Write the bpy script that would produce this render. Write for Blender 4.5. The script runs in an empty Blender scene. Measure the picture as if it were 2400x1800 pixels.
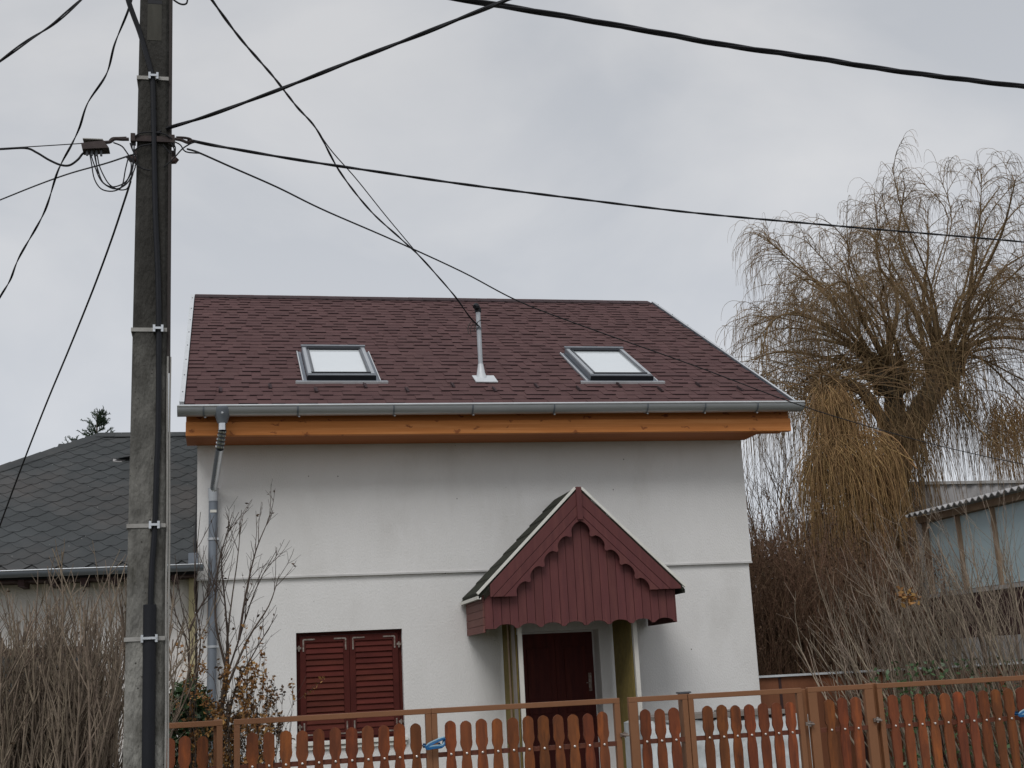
import bpy, bmesh, math, random
import numpy as np
from mathutils import Vector, Matrix
random.seed(7); rng = np.random.default_rng(11)
S = bpy.context.scene
COL = S.collection
PI = math.pi
# ------------------------------------------------------------------ camera
F = 3016.0; YAW, PITCH, ROLL = [math.radians(a) for a in (12.98, 12.67, -2.89)]
CP = np.array([0.0, -17.0, 1.7])
_f = np.array([math.sin(YAW)*math.cos(PITCH), math.cos(YAW)*math.cos(PITCH), math.sin(PITCH)])
_r = np.array([math.cos(YAW), -math.sin(YAW), 0.0]); _u = np.cross(_r, _f)
_r2 = _r*math.cos(ROLL) + _u*math.sin(ROLL); _u2 = -_r*math.sin(ROLL) + _u*math.cos(ROLL)
cam_d = bpy.data.cameras.new('camera'); cam = bpy.data.objects.new('camera', cam_d); COL.objects.link(cam)
cam_d.sensor_fit = 'HORIZONTAL'; cam_d.sensor_width = 36; cam_d.lens = F/2400*36; cam_d.clip_start = .05; cam_d.clip_end = 3000
cam.matrix_world = Matrix(((_r2[0], _u2[0], -_f[0], CP[0]), (_r2[1], _u2[1], -_f[1], CP[1]), (_r2[2], _u2[2], -_f[2], CP[2]), (0, 0, 0, 1)))
S.camera = cam
def at(px, py, y):
    "point of the world plane Y = y seen at photograph position (px, py)"
    d = (px-1200)*_r2 - (py-900)*_u2 + F*_f
    return CP + d*(y-CP[1])/d[1]
# ------------------------------------------------------------------ world, sun, exposure
SUN_EL, SUN_ROT = math.radians(48), math.radians(205)
W = bpy.data.worlds.new('World'); S.world = W; W.use_nodes = True
nt = W.node_tree; nt.nodes.clear(); N = nt.nodes.new; Lk = nt.links.new
out = N('ShaderNodeOutputWorld'); bg = N('ShaderNodeBackground'); Lk(bg.outputs[0], out.inputs[0])
sky = N('ShaderNodeTexSky'); sky.sky_type = 'NISHITA'; sky.sun_disc = False; sky.sun_elevation = SUN_EL; sky.sun_rotation = SUN_ROT
tc = N('ShaderNodeTexCoord'); mp = N('ShaderNodeMapping'); mp.inputs['Scale'].default_value = (1.9, 1.9, 3.4); mp.inputs['Location'].default_value = (3.1, .4, 1.7)
Lk(tc.outputs['Generated'], mp.inputs[0])
n1 = N('ShaderNodeTexNoise'); n1.inputs['Scale'].default_value = 1.6; n1.inputs['Detail'].default_value = 6; n1.inputs['Roughness'].default_value = .5; n1.inputs['Distortion'].default_value = .35
Lk(mp.outputs[0], n1.inputs[0])
cr = N('ShaderNodeValToRGB'); cr.color_ramp.elements[0].position = .40; cr.color_ramp.elements[0].color = (4.85, 5.05, 5.40, 1)
cr.color_ramp.elements[1].position = .62; cr.color_ramp.elements[1].color = (6.1, 6.16, 6.32, 1)
Lk(n1.outputs[0], cr.inputs[0])
sx = N('ShaderNodeSeparateXYZ'); Lk(tc.outputs['Generated'], sx.inputs[0])
mr = N('ShaderNodeMapRange'); mr.inputs['From Min'].default_value = 0.0; mr.inputs['From Max'].default_value = .45
mr.inputs['To Min'].default_value = 1.30; mr.inputs['To Max'].default_value = .97
Lk(sx.outputs['Z'], mr.inputs['Value'])
vm = N('ShaderNodeVectorMath'); vm.operation = 'SCALE'; Lk(cr.outputs[0], vm.inputs[0]); Lk(mr.outputs[0], vm.inputs['Scale'])
mx = N('ShaderNodeMix'); mx.data_type = 'RGBA'; mx.inputs['Factor'].default_value = .96
Lk(sky.outputs[0], mx.inputs['A']); Lk(vm.outputs[0], mx.inputs['B'])
Lk(mx.outputs['Result'], bg.inputs['Color']); bg.inputs['Strength'].default_value = .1
sl = bpy.data.lights.new('sun', 'SUN'); sl.energy = 1.35; sl.angle = math.radians(28); sl.color = (1, .985, .965)
so = bpy.data.objects.new('sun', sl); COL.objects.link(so); so.location = (0, 0, 40)
# nishita rotation is measured clockwise from +Y
sd = Vector((math.sin(SUN_ROT)*math.cos(SUN_EL), math.cos(SUN_ROT)*math.cos(SUN_EL), math.sin(SUN_EL)))
so.rotation_euler = sd.to_track_quat('Z', 'Y').to_euler()
S.view_settings.view_transform = 'Standard'; S.view_settings.look = 'None'; S.view_settings.exposure = 0.12; S.view_settings.gamma = 1
S.view_settings.use_curve_mapping = False
S.render.engine = 'CYCLES'; S.cycles.max_bounces = 6; S.cycles.use_denoising = True

# ------------------------------------------------------------------ materials
def mat(name, col, col2=None, rough=.85, scale=6, bump=.15, bscale=None, metal=0, rnd=0, stretch=(1, 1, 1), detail=5, spec=.3, coat=0,
        dirt=None, dirt_scale=1.2, dirt_lo=.5, dirt_hi=.75, spots=None, zgrad=None, knots=None, trans=0, world=False):
    m = bpy.data.materials.new(name); m.use_nodes = True; t = m.node_tree; N = t.nodes.new; L = t.links.new
    b = t.nodes['Principled BSDF']; b.inputs['Roughness'].default_value = rough; b.inputs['Metallic'].default_value = metal
    b.inputs['Specular IOR Level'].default_value = spec
    if coat: b.inputs['Coat Weight'].default_value = coat; b.inputs['Coat Roughness'].default_value = .03
    tc = N('ShaderNodeTexCoord'); oi = N('ShaderNodeObjectInfo'); geo = N('ShaderNodeNewGeometry')
    ad = N('ShaderNodeVectorMath'); ad.operation = 'MULTIPLY_ADD'; ad.inputs[1].default_value = (37., 53., 71.)
    L(oi.outputs['Random'], ad.inputs[0]); L(tc.outputs['Object'], ad.inputs[2])
    if world: ad.inputs[1].default_value = (0, 0, 0); L(geo.outputs['Position'], ad.inputs[2])
    mp = N('ShaderNodeMapping'); mp.inputs['Scale'].default_value = stretch; L(ad.outputs[0], mp.inputs[0])
    nz = N('ShaderNodeTexNoise'); nz.inputs['Scale'].default_value = scale; nz.inputs['Detail'].default_value = detail; nz.inputs['Roughness'].default_value = .6
    L(mp.outputs[0], nz.inputs[0])
    rp = N('ShaderNodeValToRGB'); rp.color_ramp.elements[0].position = .3; rp.color_ramp.elements[1].position = .7
    c2 = col2 or tuple(c*.78 for c in col)
    rp.color_ramp.elements[0].color = (*c2, 1); rp.color_ramp.elements[1].color = (*col, 1); L(nz.outputs[0], rp.inputs[0])
    cur = rp.outputs[0]
    def mix(a, fac, colr):
        x = N('ShaderNodeMix'); x.data_type = 'RGBA'; L(a, x.inputs['A']); x.inputs['B'].default_value = (*colr, 1)
        L(fac, x.inputs['Factor']); return x.outputs['Result']
    def rampf(src, lo, hi, mx=1.):
        r = N('ShaderNodeMapRange'); r.inputs['From Min'].default_value = lo; r.inputs['From Max'].default_value = hi; r.inputs['To Max'].default_value = mx
        L(src, r.inputs['Value']); return r.outputs[0]
    if dirt:
        dn = N('ShaderNodeTexNoise'); dn.inputs['Scale'].default_value = dirt_scale; dn.inputs['Detail'].default_value = 7; dn.inputs['Roughness'].default_value = .65; L(mp.outputs[0], dn.inputs[0])
        cur = mix(cur, rampf(dn.outputs[0], dirt_lo, dirt_hi), dirt)
    if zgrad:   # noisy blend to a second colour that grows with height: (z0, z1, colour)
        z0, z1, zc = zgrad; sp = N('ShaderNodeSeparateXYZ'); L(tc.outputs['Object'], sp.inputs[0])
        n3 = N('ShaderNodeTexNoise'); n3.inputs['Scale'].default_value = 5; n3.inputs['Detail'].default_value = 6; L(mp.outputs[0], n3.inputs[0])
        a = N('ShaderNodeMath'); a.operation = 'MULTIPLY_ADD'; a.inputs[1].default_value = (z1-z0)*.9; L(n3.outputs[0], a.inputs[0]); L(sp.outputs['Z'], a.inputs[2])
        cur = mix(cur, rampf(a.outputs[0], z0+(z1-z0)*.4, z1+(z1-z0)*.35, .94), zc)
    if knots:
        kx, kz, kr_, kc = knots; sp = N('ShaderNodeSeparateXYZ'); L(ad.outputs[0], sp.inputs[0]); n4 = N('ShaderNodeTexNoise'); n4.inputs['Scale'].default_value = 16; L(ad.outputs[0], n4.inputs[0])
        c1 = N('ShaderNodeCombineXYZ'); L(sp.outputs['X'], c1.inputs['X']); L(sp.outputs['Z'], c1.inputs['Y'])
        c2_ = N('ShaderNodeVectorMath'); c2_.operation = 'MULTIPLY'; c2_.inputs[1].default_value = (kx, kz, 0); L(c1.outputs[0], c2_.inputs[0])
        a2 = N('ShaderNodeVectorMath'); a2.operation = 'MULTIPLY_ADD'; a2.inputs[1].default_value = (.5, .7, 0); L(n4.outputs['Color'], a2.inputs[0]); L(c2_.outputs[0], a2.inputs[2])
        v = N('ShaderNodeTexVoronoi'); v.voronoi_dimensions = '2D'; v.inputs['Scale'].default_value = 1; L(a2.outputs[0], v.inputs[0]); cur = mix(cur, rampf(v.outputs['Distance'], kr_, kr_*.3, .9), kc)
    if spots:
        sc, th, c = spots; v = N('ShaderNodeTexVoronoi'); v.inputs['Scale'].default_value = sc; L(ad.outputs[0], v.inputs[0])
        cur = mix(cur, rampf(v.outputs['Distance'], th, th*.6), c)
    if rnd:
        s = N('ShaderNodeMath'); s.operation = 'ADD'; L(oi.outputs['Random'], s.inputs[0]); L(geo.outputs['Random Per Island'], s.inputs[1])
        fr = N('ShaderNodeMath'); fr.operation = 'FRACT'; L(s.outputs[0], fr.inputs[0])
        hs = N('ShaderNodeHueSaturation'); L(cur, hs.inputs['Color'])
        r = N('ShaderNodeMapRange'); r.inputs['To Min'].default_value = 1-rnd; r.inputs['To Max'].default_value = 1+rnd; L(fr.outputs[0], r.inputs['Value']); L(r.outputs[0], hs.inputs['Value'])
        r2 = N('ShaderNodeMapRange'); r2.inputs['To Min'].default_value = .5-rnd*.035; r2.inputs['To Max'].default_value = .5+rnd*.035
        f2 = N('ShaderNodeMath'); f2.operation = 'MULTIPLY'; f2.inputs[1].default_value = 7.31; L(fr.outputs[0], f2.inputs[0]); f3 = N('ShaderNodeMath'); f3.operation = 'FRACT'; L(f2.outputs[0], f3.inputs[0])
        L(f3.outputs[0], r2.inputs['Value']); L(r2.outputs[0], hs.inputs['Hue']); cur = hs.outputs[0]
    L(cur, b.inputs['Base Color'])
    if bump:
        nb = N('ShaderNodeTexNoise'); nb.inputs['Scale'].default_value = bscale or scale*6; nb.inputs['Detail'].default_value = 4; L(mp.outputs[0], nb.inputs[0])
        bp = N('ShaderNodeBump'); bp.inputs['Strength'].default_value = bump; bp.inputs['Distance'].default_value = .02; L(nb.outputs[0], bp.inputs['Height']); L(bp.outputs[0], b.inputs['Normal'])
    if trans: b.inputs['Transmission Weight'].default_value = trans
    return m
M = {}
M['plaster'] = mat('plaster', (.74, .73, .72), (.69, .68, .665), rough=.95, scale=1.3, bump=.35, bscale=60, dirt=(.47, .45, .42), dirt_scale=.7, dirt_lo=.54, dirt_hi=1.05, stretch=(1.3, 1.3, .6), spots=(3.4, .035, (.1, .09, .08)))
M['plaster_nb'] = mat('plaster_neighbour', (.76, .73, .71), (.66, .63, .60), rough=.95, scale=2, bump=.3, bscale=50)
M['reveal'] = mat('reveal_plaster', (.62, .61, .60), rough=.95, scale=3)
M['shingle'] = mat('red_shingle', (.112, .061, .060), (.086, .046, .046), rough=.95, scale=2.2, bump=.35, bscale=160, rnd=.06, world=True, spec=.2)
M['edge'] = mat('bitumen_edge_shade', (.022, .012, .014), rough=1, bump=0)  # near-black bitumen edge that also paints the shade under each tab
M['ridge'] = mat('ridge_shingle', (.055, .034, .037), (.04, .026, .028), rough=.9, scale=14, rnd=.12)  # dark shingle, deepened to paint the shadow of the ridge overhang
M['hex'] = mat('grey_shingle', (.072, .078, .081), (.057, .061, .063), rough=.95, scale=1.6, bump=.3, bscale=120, rnd=.09, world=True, spec=.2, dirt=(.095, .085, .080), dirt_scale=.8, dirt_lo=.45, dirt_hi=.8, spots=(5.5, .045, (.4, .4, .38)))
M['hexback'] = mat('roof_underlay', (.02, .02, .022), rough=.95)
M['zinc'] = mat('zinc', (.46, .48, .505), (.40, .42, .44), rough=.38, scale=3, bump=.03, metal=.45, spec=.5, stretch=(.5, 2, 2))
M['zinc_dull'] = mat('zinc_dull', (.20, .225, .26), (.16, .18, .21), rough=.5, scale=3, bump=.03, metal=.35, spec=.5)
M['chrome'] = mat('bright_steel', (.62, .64, .66), (.5, .52, .54), rough=.22, scale=8, bump=.03, metal=.95)
M['white_metal'] = mat('white_metal', (.62, .64, .66), (.52, .54, .56), rough=.45, scale=6, bump=.03, metal=.1)
M['anthracite'] = mat('anthracite', (.10, .105, .115), (.075, .08, .09), rough=.4, bump=.02, metal=.2, spec=.5)
M['black'] = mat('black', (.012, .013, .018), (.008, .009, .012), rough=.6, bump=.02)
M['casing'] = mat('skylight_casing', (.22, .235, .26), (.18, .195, .22), rough=.4, bump=.02, metal=.4, spec=.5)
M['pane_sky'] = mat('skylight_pane', (.72, .76, .78), (.69, .73, .755), rough=.12, scale=2, bump=0, spec=.6, coat=.6)  # pale base colour stands in for sky reflected in the glass
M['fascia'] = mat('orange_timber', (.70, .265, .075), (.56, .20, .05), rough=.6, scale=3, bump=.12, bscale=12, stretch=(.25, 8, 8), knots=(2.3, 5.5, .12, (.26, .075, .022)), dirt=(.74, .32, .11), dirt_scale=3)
M['fascia_shaded'] = mat('orange_timber_shaded', (.52, .185, .052), (.42, .145, .04), rough=.65, scale=3, bump=.12, bscale=12, stretch=(.25, 8, 8), knots=(2.1, 5, .12, (.16, .045, .015)))  # darker copy of the fascia timber, shade under the gutter painted in
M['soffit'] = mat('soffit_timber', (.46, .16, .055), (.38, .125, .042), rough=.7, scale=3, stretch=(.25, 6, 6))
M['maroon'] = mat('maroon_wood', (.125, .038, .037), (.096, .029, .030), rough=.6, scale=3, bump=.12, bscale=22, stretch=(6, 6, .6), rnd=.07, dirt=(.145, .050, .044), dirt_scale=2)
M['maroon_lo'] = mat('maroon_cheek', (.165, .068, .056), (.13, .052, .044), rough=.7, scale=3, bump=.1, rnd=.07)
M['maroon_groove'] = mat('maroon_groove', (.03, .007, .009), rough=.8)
M['shutter'] = mat('shutter_wood', (.112, .027, .019), (.074, .018, .014), spec=.12, rough=.75, scale=4, bump=.1, bscale=20, stretch=(.8, 4, 4), rnd=.12)
M['shutter_frame'] = mat('shutter_frame_wood', (.082, .019, .015), (.06, .014, .012), spec=.12, rough=.75, scale=5, bump=.1)
M['hinge'] = mat('hinge_iron', (.34, .31, .28), (.12, .07, .05), rough=.6, scale=30, bump=.1, metal=.3)
M['door'] = mat('door_wood', (.080, .016, .012), (.045, .010, .009), spec=.15, rough=.65, scale=2, bump=.1, bscale=20, stretch=(6, 6, .7), dirt=(.095, .022, .014), dirt_scale=1.5)
M['yellow'] = mat('yellow_corrugated', (.19, .14, .04), (.13, .10, .03), rough=.6, scale=9, bump=.1)
M['white_strip'] = mat('white_painted_wood', (.62, .60, .56), (.55, .53, .48), rough=.7, scale=12, bump=.15, dirt=(.06, .05, .04), dirt_scale=7, dirt_lo=.63, dirt_hi=.67, stretch=(1, 1, .4))
M['moss'] = mat('mossy_felt', (.035, .038, .026), (.02, .022, .016), rough=1, scale=9, bump=.6, bscale=40)
M['white_trim'] = mat('white_trim', (.72, .71, .66), (.62, .61, .56), rough=.6, scale=7)
M['frame'] = mat('brown_steel', (.23, .102, .046), (.205, .09, .040), rough=.55, scale=4, bump=.06, metal=0, spec=.4)
M['picket'] = mat('picket_wood', (.205, .064, .026), (.105, .036, .018), rough=.72, scale=3.2, bump=.15, bscale=14, stretch=(5, 5, .9), rnd=.22, spec=.2, dirt=(.31, .088, .026), dirt_scale=2.6, dirt_lo=.5, dirt_hi=.72)
M['rail'] = mat('rail_wood', (.14, .045, .025), (.10, .032, .018), rough=.6, scale=4, stretch=(.5, 4, 4))
M['bolt'] = mat('bolt_head', (.78, .76, .74), (.6, .55, .5), rough=.3, bump=0, metal=.5)
M['strap'] = mat('blue_strap', (.03, .16, .38), (.02, .10, .26), rough=.4, bump=.05)
M['strap_pale'] = mat('pale_blue_strap', (.32, .50, .62), rough=.5, bump=.05)
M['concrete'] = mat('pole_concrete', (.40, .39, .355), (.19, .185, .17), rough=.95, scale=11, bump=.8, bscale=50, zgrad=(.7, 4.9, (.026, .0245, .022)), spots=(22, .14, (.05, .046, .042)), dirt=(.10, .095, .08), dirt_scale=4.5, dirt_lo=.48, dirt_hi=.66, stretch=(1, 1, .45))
M['patch'] = mat('pale_concrete_patch', (.085, .082, .07), (.045, .043, .037), rough=.95, scale=9, stretch=(1, 1, .3))
M['cable'] = mat('cable_black', (.014, .014, .017), rough=.65, bump=0)
M['cable_grey'] = mat('cable_weathered', (.06, .052, .05), rough=.8, bump=0)
M['conduit'] = mat('grey_conduit', (.36, .35, .33), (.28, .27, .25), rough=.6, scale=9)
M['rust'] = mat('rusty_box', (.06, .045, .042), (.04, .03, .03), rough=.8, scale=20)
M['porcelain'] = mat('dark_porcelain', (.11, .075, .07), (.08, .05, .05), rough=.4, scale=12)
M['bark'] = mat('willow_bark', (.13, .105, .075), (.055, .042, .03), rough=1, scale=9, bump=.8, bscale=30, stretch=(1, 1, .35))
M['limb'] = mat('willow_limb', (.17, .115, .055), (.11, .07, .035), rough=.9, scale=7, bump=.2)
M['twig'] = mat('willow_twig', (.25, .165, .082), (.14, .09, .045), rough=.8, scale=3, bump=0, rnd=.25)
M['gold'] = mat('willow_gold_twig', (.42, .265, .12), (.24, .15, .07), rough=.75, scale=3, bump=0, rnd=.25)
M['stem'] = mat('shrub_stem', (.30, .24, .18), (.15, .115, .088), rough=.9, scale=8, bump=.2, rnd=.3)
M['stem_grey'] = mat('grey_shrub_stem', (.35, .285, .22), (.16, .125, .095), rough=.9, scale=8, bump=.2, rnd=.42)
M['stem_dark'] = mat('dark_stem', (.10, .075, .06), (.06, .045, .036), rough=.9, scale=8, rnd=.25)
M['brush'] = mat('brush_twig', (.235, .14, .088), (.13, .078, .050), rough=.95, scale=1.2, bump=0, rnd=.35)
M['brush_leaf'] = mat('brush_leaf', (.17, .105, .068), (.10, .068, .045), rough=.95, scale=1.0, bump=0, rnd=.4)
M['leaf_orange'] = mat('dry_orange_leaf', (.36, .19, .065), (.20, .10, .035), rough=.8, scale=5, bump=0, rnd=.35)
M['leaf_brown'] = mat('dry_brown_leaf', (.10, .062, .035), (.05, .034, .022), rough=.85, scale=5, bump=0, rnd=.3)
M['leaf_green'] = mat('ivy_leaf', (.07, .13, .045), (.03, .06, .025), rough=.5, scale=5, bump=0, rnd=.3, spec=.5)
M['needle'] = mat('spruce_needle', (.045, .07, .04), (.025, .04, .025), rough=.9, scale=4, bump=0, rnd=.25)
M['wall_brown'] = mat('brown_board_wall', (.20, .078, .038), (.16, .06, .03), rough=.7, scale=2, stretch=(5, 5, .4), bump=.1)
M['shed_roof'] = mat('fibre_cement', (.42, .41, .41), (.32, .31, .31), rough=.9, scale=3, dirt=(.15, .14, .13), dirt_scale=2)
M['shed_glass'] = mat('pale_blue_glazing', (.50, .62, .66), (.42, .54, .58), rough=.25, scale=.6, bump=0, spec=.5)
M['shed_dark'] = mat('shed_dark_red', (.055, .028, .026), (.04, .02, .02), rough=.7, scale=2)
M['shed_post'] = mat('shed_timber', (.30, .21, .14), (.22, .15, .10), rough=.8, scale=5)
M['shed_wall'] = mat('shed_wall', (.42, .41, .40), (.32, .31, .30), rough=.9, scale=3)
M['wrap'] = mat('plastic_wrap', (.62, .65, .66), (.50, .53, .54), rough=.35, scale=3, bump=.8, bscale=8, spec=.5)
M['wood_grey'] = mat('grey_timber', (.25, .22, .2), rough=.9, scale=6)
M['nbframe'] = mat('neighbour_window_frame', (.17, .085, .07), rough=.6)
M['glass_dark'] = mat('dark_window_glass', (.02, .028, .03), rough=.08, bump=0, spec=.6)
M['grass'] = mat('winter_lawn', (.10, .10, .045), (.07, .06, .035), rough=1, scale=2, bump=.6, bscale=30)
M['asphalt'] = mat('asphalt', (.055, .055, .056), (.045, .045, .046), rough=.95, scale=8, bump=.4, bscale=90)
M['paving'] = mat('concrete_paving', (.30, .29, .27), (.22, .21, .2), rough=.95, scale=4)
M['yellowed'] = mat('yellowed_render', (.50, .44, .26), (.42, .36, .22), rough=.95, scale=8)

# ------------------------------------------------------------------ mesh helpers
class MB:
    def __init__(s): s.v = []; s.f = []
    def add(s, vs, fs):
        o = len(s.v); s.v += [tuple(float(c) for c in p) for p in vs]; s.f += [tuple(i+o for i in f) for f in fs]; return s
    def box(s, x0, x1, y0, y1, z0, z1):
        return s.add([(x0, y0, z0), (x1, y0, z0), (x1, y1, z0), (x0, y1, z0), (x0, y0, z1), (x1, y0, z1), (x1, y1, z1), (x0, y1, z1)],
                     [(0, 3, 2, 1), (4, 5, 6, 7), (0, 1, 5, 4), (1, 2, 6, 5), (2, 3, 7, 6), (3, 0, 4, 7)])
    def hexa(s, b, t):   # bottom quad, top quad
        return s.add(list(b)+list(t), [(0, 3, 2, 1), (4, 5, 6, 7), (0, 1, 5, 4), (1, 2, 6, 5), (2, 3, 7, 6), (3, 0, 4, 7)])
    def prism(s, poly, off):   # poly: 3D points, extruded by off
        n = len(poly); off = np.array(off); a = [np.array(p, float) for p in poly]
        return s.add(a+[p+off for p in a], [tuple(range(n))[::-1], tuple(range(n, 2*n))]+[(i, (i+1) % n, n+(i+1) % n, n+i) for i in range(n)])
    def tube(s, path, r, n=8, caps=True):
        P = [Vector(p) for p in path]; k = len(P); R = r if isinstance(r, (list, tuple)) else [r]*k
        o = len(s.v); up = None
        for i, p in enumerate(P):
            d = (P[min(i+1, k-1)]-P[max(i-1, 0)]).normalized()
            if up is None: up = Vector((0, 0, 1)) if abs(d.z) < .9 else Vector((1, 0, 0))
            a = d.cross(up).normalized(); b = a.cross(d).normalized(); up = b
            for j in range(n):
                t = 2*PI*j/n; q = p+(a*math.cos(t)+b*math.sin(t))*R[i]; s.v.append(tuple(q))
        for i in range(k-1):
            for j in range(n): s.f.append((o+i*n+j, o+i*n+(j+1) % n, o+(i+1)*n+(j+1) % n, o+(i+1)*n+j))
        if caps: s.f.append(tuple(o+j for j in range(n))[::-1]); s.f.append(tuple(o+(k-1)*n+j for j in range(n)))
        return s
    def mesh(s, name, m, smooth=False):
        me = bpy.data.meshes.new(name); me.from_pydata(s.v, [], s.f)
        if isinstance(m, str): m = M[m]
        me.materials.append(m)
        bm = bmesh.new(); bm.from_mesh(me); bmesh.ops.recalc_face_normals(bm, faces=bm.faces); bm.to_mesh(me); bm.free()
        if smooth: me.polygons.foreach_set('use_smooth', [True]*len(me.polygons)); me.set_sharp_from_angle(angle=math.radians(40))
        return me
    def build(s, name, m, parent=None, smooth=False, bevel=0):
        return link(name, s.mesh(name, m, smooth), parent, bevel)
def link(name, me, parent=None, bevel=0):
    o = bpy.data.objects.new(name, me); COL.objects.link(o)
    if parent is not None: setp(o, parent)
    if bevel:
        b = o.modifiers.new('bevel', 'BEVEL'); b.width = bevel; b.segments = 2; b.limit_method = 'ANGLE'
    return o
WM = {}
def setp(o, parent):
    o.parent = parent
    if parent.type == 'EMPTY': o.matrix_parent_inverse = Matrix.Translation(-Vector(parent.location))
def tag(o, label=None, cat=None, group=None, kind=None):
    if label: o['label'] = label
    if cat: o['category'] = cat
    if group: o['group'] = group
    if kind: o['kind'] = kind
    return o
def empty(name, loc, label, cat, group=None):
    e = bpy.data.objects.new(name, None); e.empty_display_size = .2; COL.objects.link(e); e.location = loc; return tag(e, label, cat, group)

# ---- vectorised thin twigs
def grow(P0, D0, L, nseg, grav, wig, up=0.0):
    "paths of N twigs: start points, start directions, lengths -> (N, nseg+1, 3)"
    P0 = np.asarray(P0, float); n = len(P0); D = np.array(D0, float); D /= np.linalg.norm(D, axis=1)[:, None]+1e-9
    L = np.broadcast_to(np.asarray(L, float), (n,)); out = [P0]; st = (L/nseg)[:, None]; g = np.zeros((n, 3))
    for k in range(nseg):
        g[:, 2] = up - np.asarray(grav)*(k+.5)/nseg
        D = D + g*1.0 + rng.normal(0, wig, (n, 3)); D /= np.linalg.norm(D, axis=1)[:, None]+1e-9
        out.append(out[-1]+D*st)
    return np.stack(out, 1)
def twig_arrays(paths, r0, r1, sides=3):
    n, k, _ = paths.shape; t = np.gradient(paths, axis=1); t /= np.linalg.norm(t, axis=2)[..., None]+1e-9
    ref = np.where(np.abs(t[..., 2:3]) < .8, np.array([0, 0, 1.]), np.array([1., 0, 0])); a = np.cross(t, ref); a /= np.linalg.norm(a, axis=2)[..., None]+1e-9; b = np.cross(t, a)
    r0 = np.broadcast_to(np.asarray(r0, float), (n,)); r1 = np.broadcast_to(np.asarray(r1, float), (n,))
    w = np.linspace(0, 1, k)[None, :]; R = (r0[:, None]*(1-w)+r1[:, None]*w)[..., None]
    ring = [paths+R*(a*math.cos(2*PI*j/sides)+b*math.sin(2*PI*j/sides)) for j in range(sides)]
    V = np.stack(ring, 2).reshape(-1, 3)
    base = (np.arange(n)[:, None, None]*k+np.arange(k-1)[None, :, None])*sides; j = np.arange(sides)[None, None, :]; j2 = (j+1) % sides
    Fq = np.stack([base+j, base+j2, base+sides+j2, base+sides+j], -1).reshape(-1, 4)
    return V, Fq
def join(parts):
    V = []; Fs = []; o = 0
    for v, f in parts: V.append(v); Fs.append(f+o); o += len(v)
    return np.concatenate(V), np.concatenate(Fs)
def npmesh(name, V, Fq, m, parent=None, smooth=True):
    me = bpy.data.meshes.new(name); k = Fq.shape[1]; me.vertices.add(len(V)); me.vertices.foreach_set('co', np.ascontiguousarray(V, np.float32).ravel())
    me.loops.add(Fq.size); me.loops.foreach_set('vertex_index', np.ascontiguousarray(Fq, np.int32).ravel())
    me.polygons.add(len(Fq)); me.polygons.foreach_set('loop_start', np.arange(0, Fq.size, k, dtype=np.int32)); me.polygons.foreach_set('loop_total', np.full(len(Fq), k, np.int32))
    me.update(calc_edges=True); me.validate()
    if smooth: me.polygons.foreach_set('use_smooth', np.ones(len(me.polygons), bool))
    me.materials.append(M[m]); return link(name, me, parent)
def leaves(P, size, flat=.6):
    n = len(P); d = rng.normal(size=(n, 3)); d /= np.linalg.norm(d, axis=1)[:, None]; e = np.cross(d, rng.normal(size=(n, 3))); e /= np.linalg.norm(e, axis=1)[:, None]
    s = (size*rng.uniform(.6, 1.3, n))[:, None]; nn = np.cross(d, e)
    V = np.stack([P, P+d*s*.5+e*s*.28+nn*s*.06, P+d*s, P+d*s*.5-e*s*.28+nn*s*.06], 1).reshape(-1, 3)
    return V, np.arange(4*n).reshape(n, 4)
def along(paths, n, t0=.2, t1=1.):
    "n random points with tangents on given paths"
    i = rng.integers(0, len(paths), n); t = rng.uniform(t0, t1, n)*(paths.shape[1]-1); k = np.minimum(t.astype(int), paths.shape[1]-2); w = (t-k)[:, None]
    a = paths[i, k]; b = paths[i, k+1]; d = b-a; d /= np.linalg.norm(d, axis=1)[:, None]+1e-9
    return a*(1-w)+b*w, d, t/(paths.shape[1]-1), i
def perp(d, amt):
    r = rng.normal(size=d.shape); r -= d*(r*d).sum(1)[:, None]; r /= np.linalg.norm(r, axis=1)[:, None]+1e-9; return d+r*np.asarray(amt).reshape(-1, 1)
def spline(pts, n):
    P = [np.array(p, float) for p in pts]; P = [2*P[0]-P[1]]+P+[2*P[-1]-P[-2]]; out = []
    m = len(P)-3
    for q in np.linspace(0, m, n):
        i = min(int(q), m-1); t = q-i; a, b, c, d = P[i:i+4]
        out.append(.5*((2*b)+(-a+c)*t+(2*a-5*b+4*c-d)*t*t+(-a+3*b-3*c+d)*t**3))
    return out

# ------------------------------------------------------------------ setting: ground, road
g = MB(); n = 40
xs = np.concatenate([np.linspace(-900, -40, 8), np.linspace(-30, 40, 30), np.linspace(50, 900, 8)]); ys = np.concatenate([np.linspace(-900, -25, 7), np.linspace(-20, 30, 26), np.linspace(40, 900, 8)])
V = [(x, y, (-.03 if -17.2 < y < -9 and abs(x) > -1 else 0) - 0.0) for y in ys for x in xs]; nx = len(xs)
g.add(V, [(j*nx+i, j*nx+i+1, (j+1)*nx+i+1, (j+1)*nx+i) for j in range(len(ys)-1) for i in range(nx-1)])
tag(g.build('ground', 'grass'), kind='structure')
tag(MB().box(-60, 60, -16.2, -10.6, -.5, .02).build('road', 'asphalt'), kind='structure')
tag(MB().box(-60, 60, -10.6, -10.45, -.5, .12).build('kerb', 'paving'), kind='structure')
tag(MB().box(-60, 60, -8.6, -7.95, -.5, .07).build('fence_footing_path', 'paving'), kind='structure')
tag(MB().box(3.6, 5.3, -7.95, -.9, -.3, .03).build('garden_path', 'paving'), kind='structure')

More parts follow.
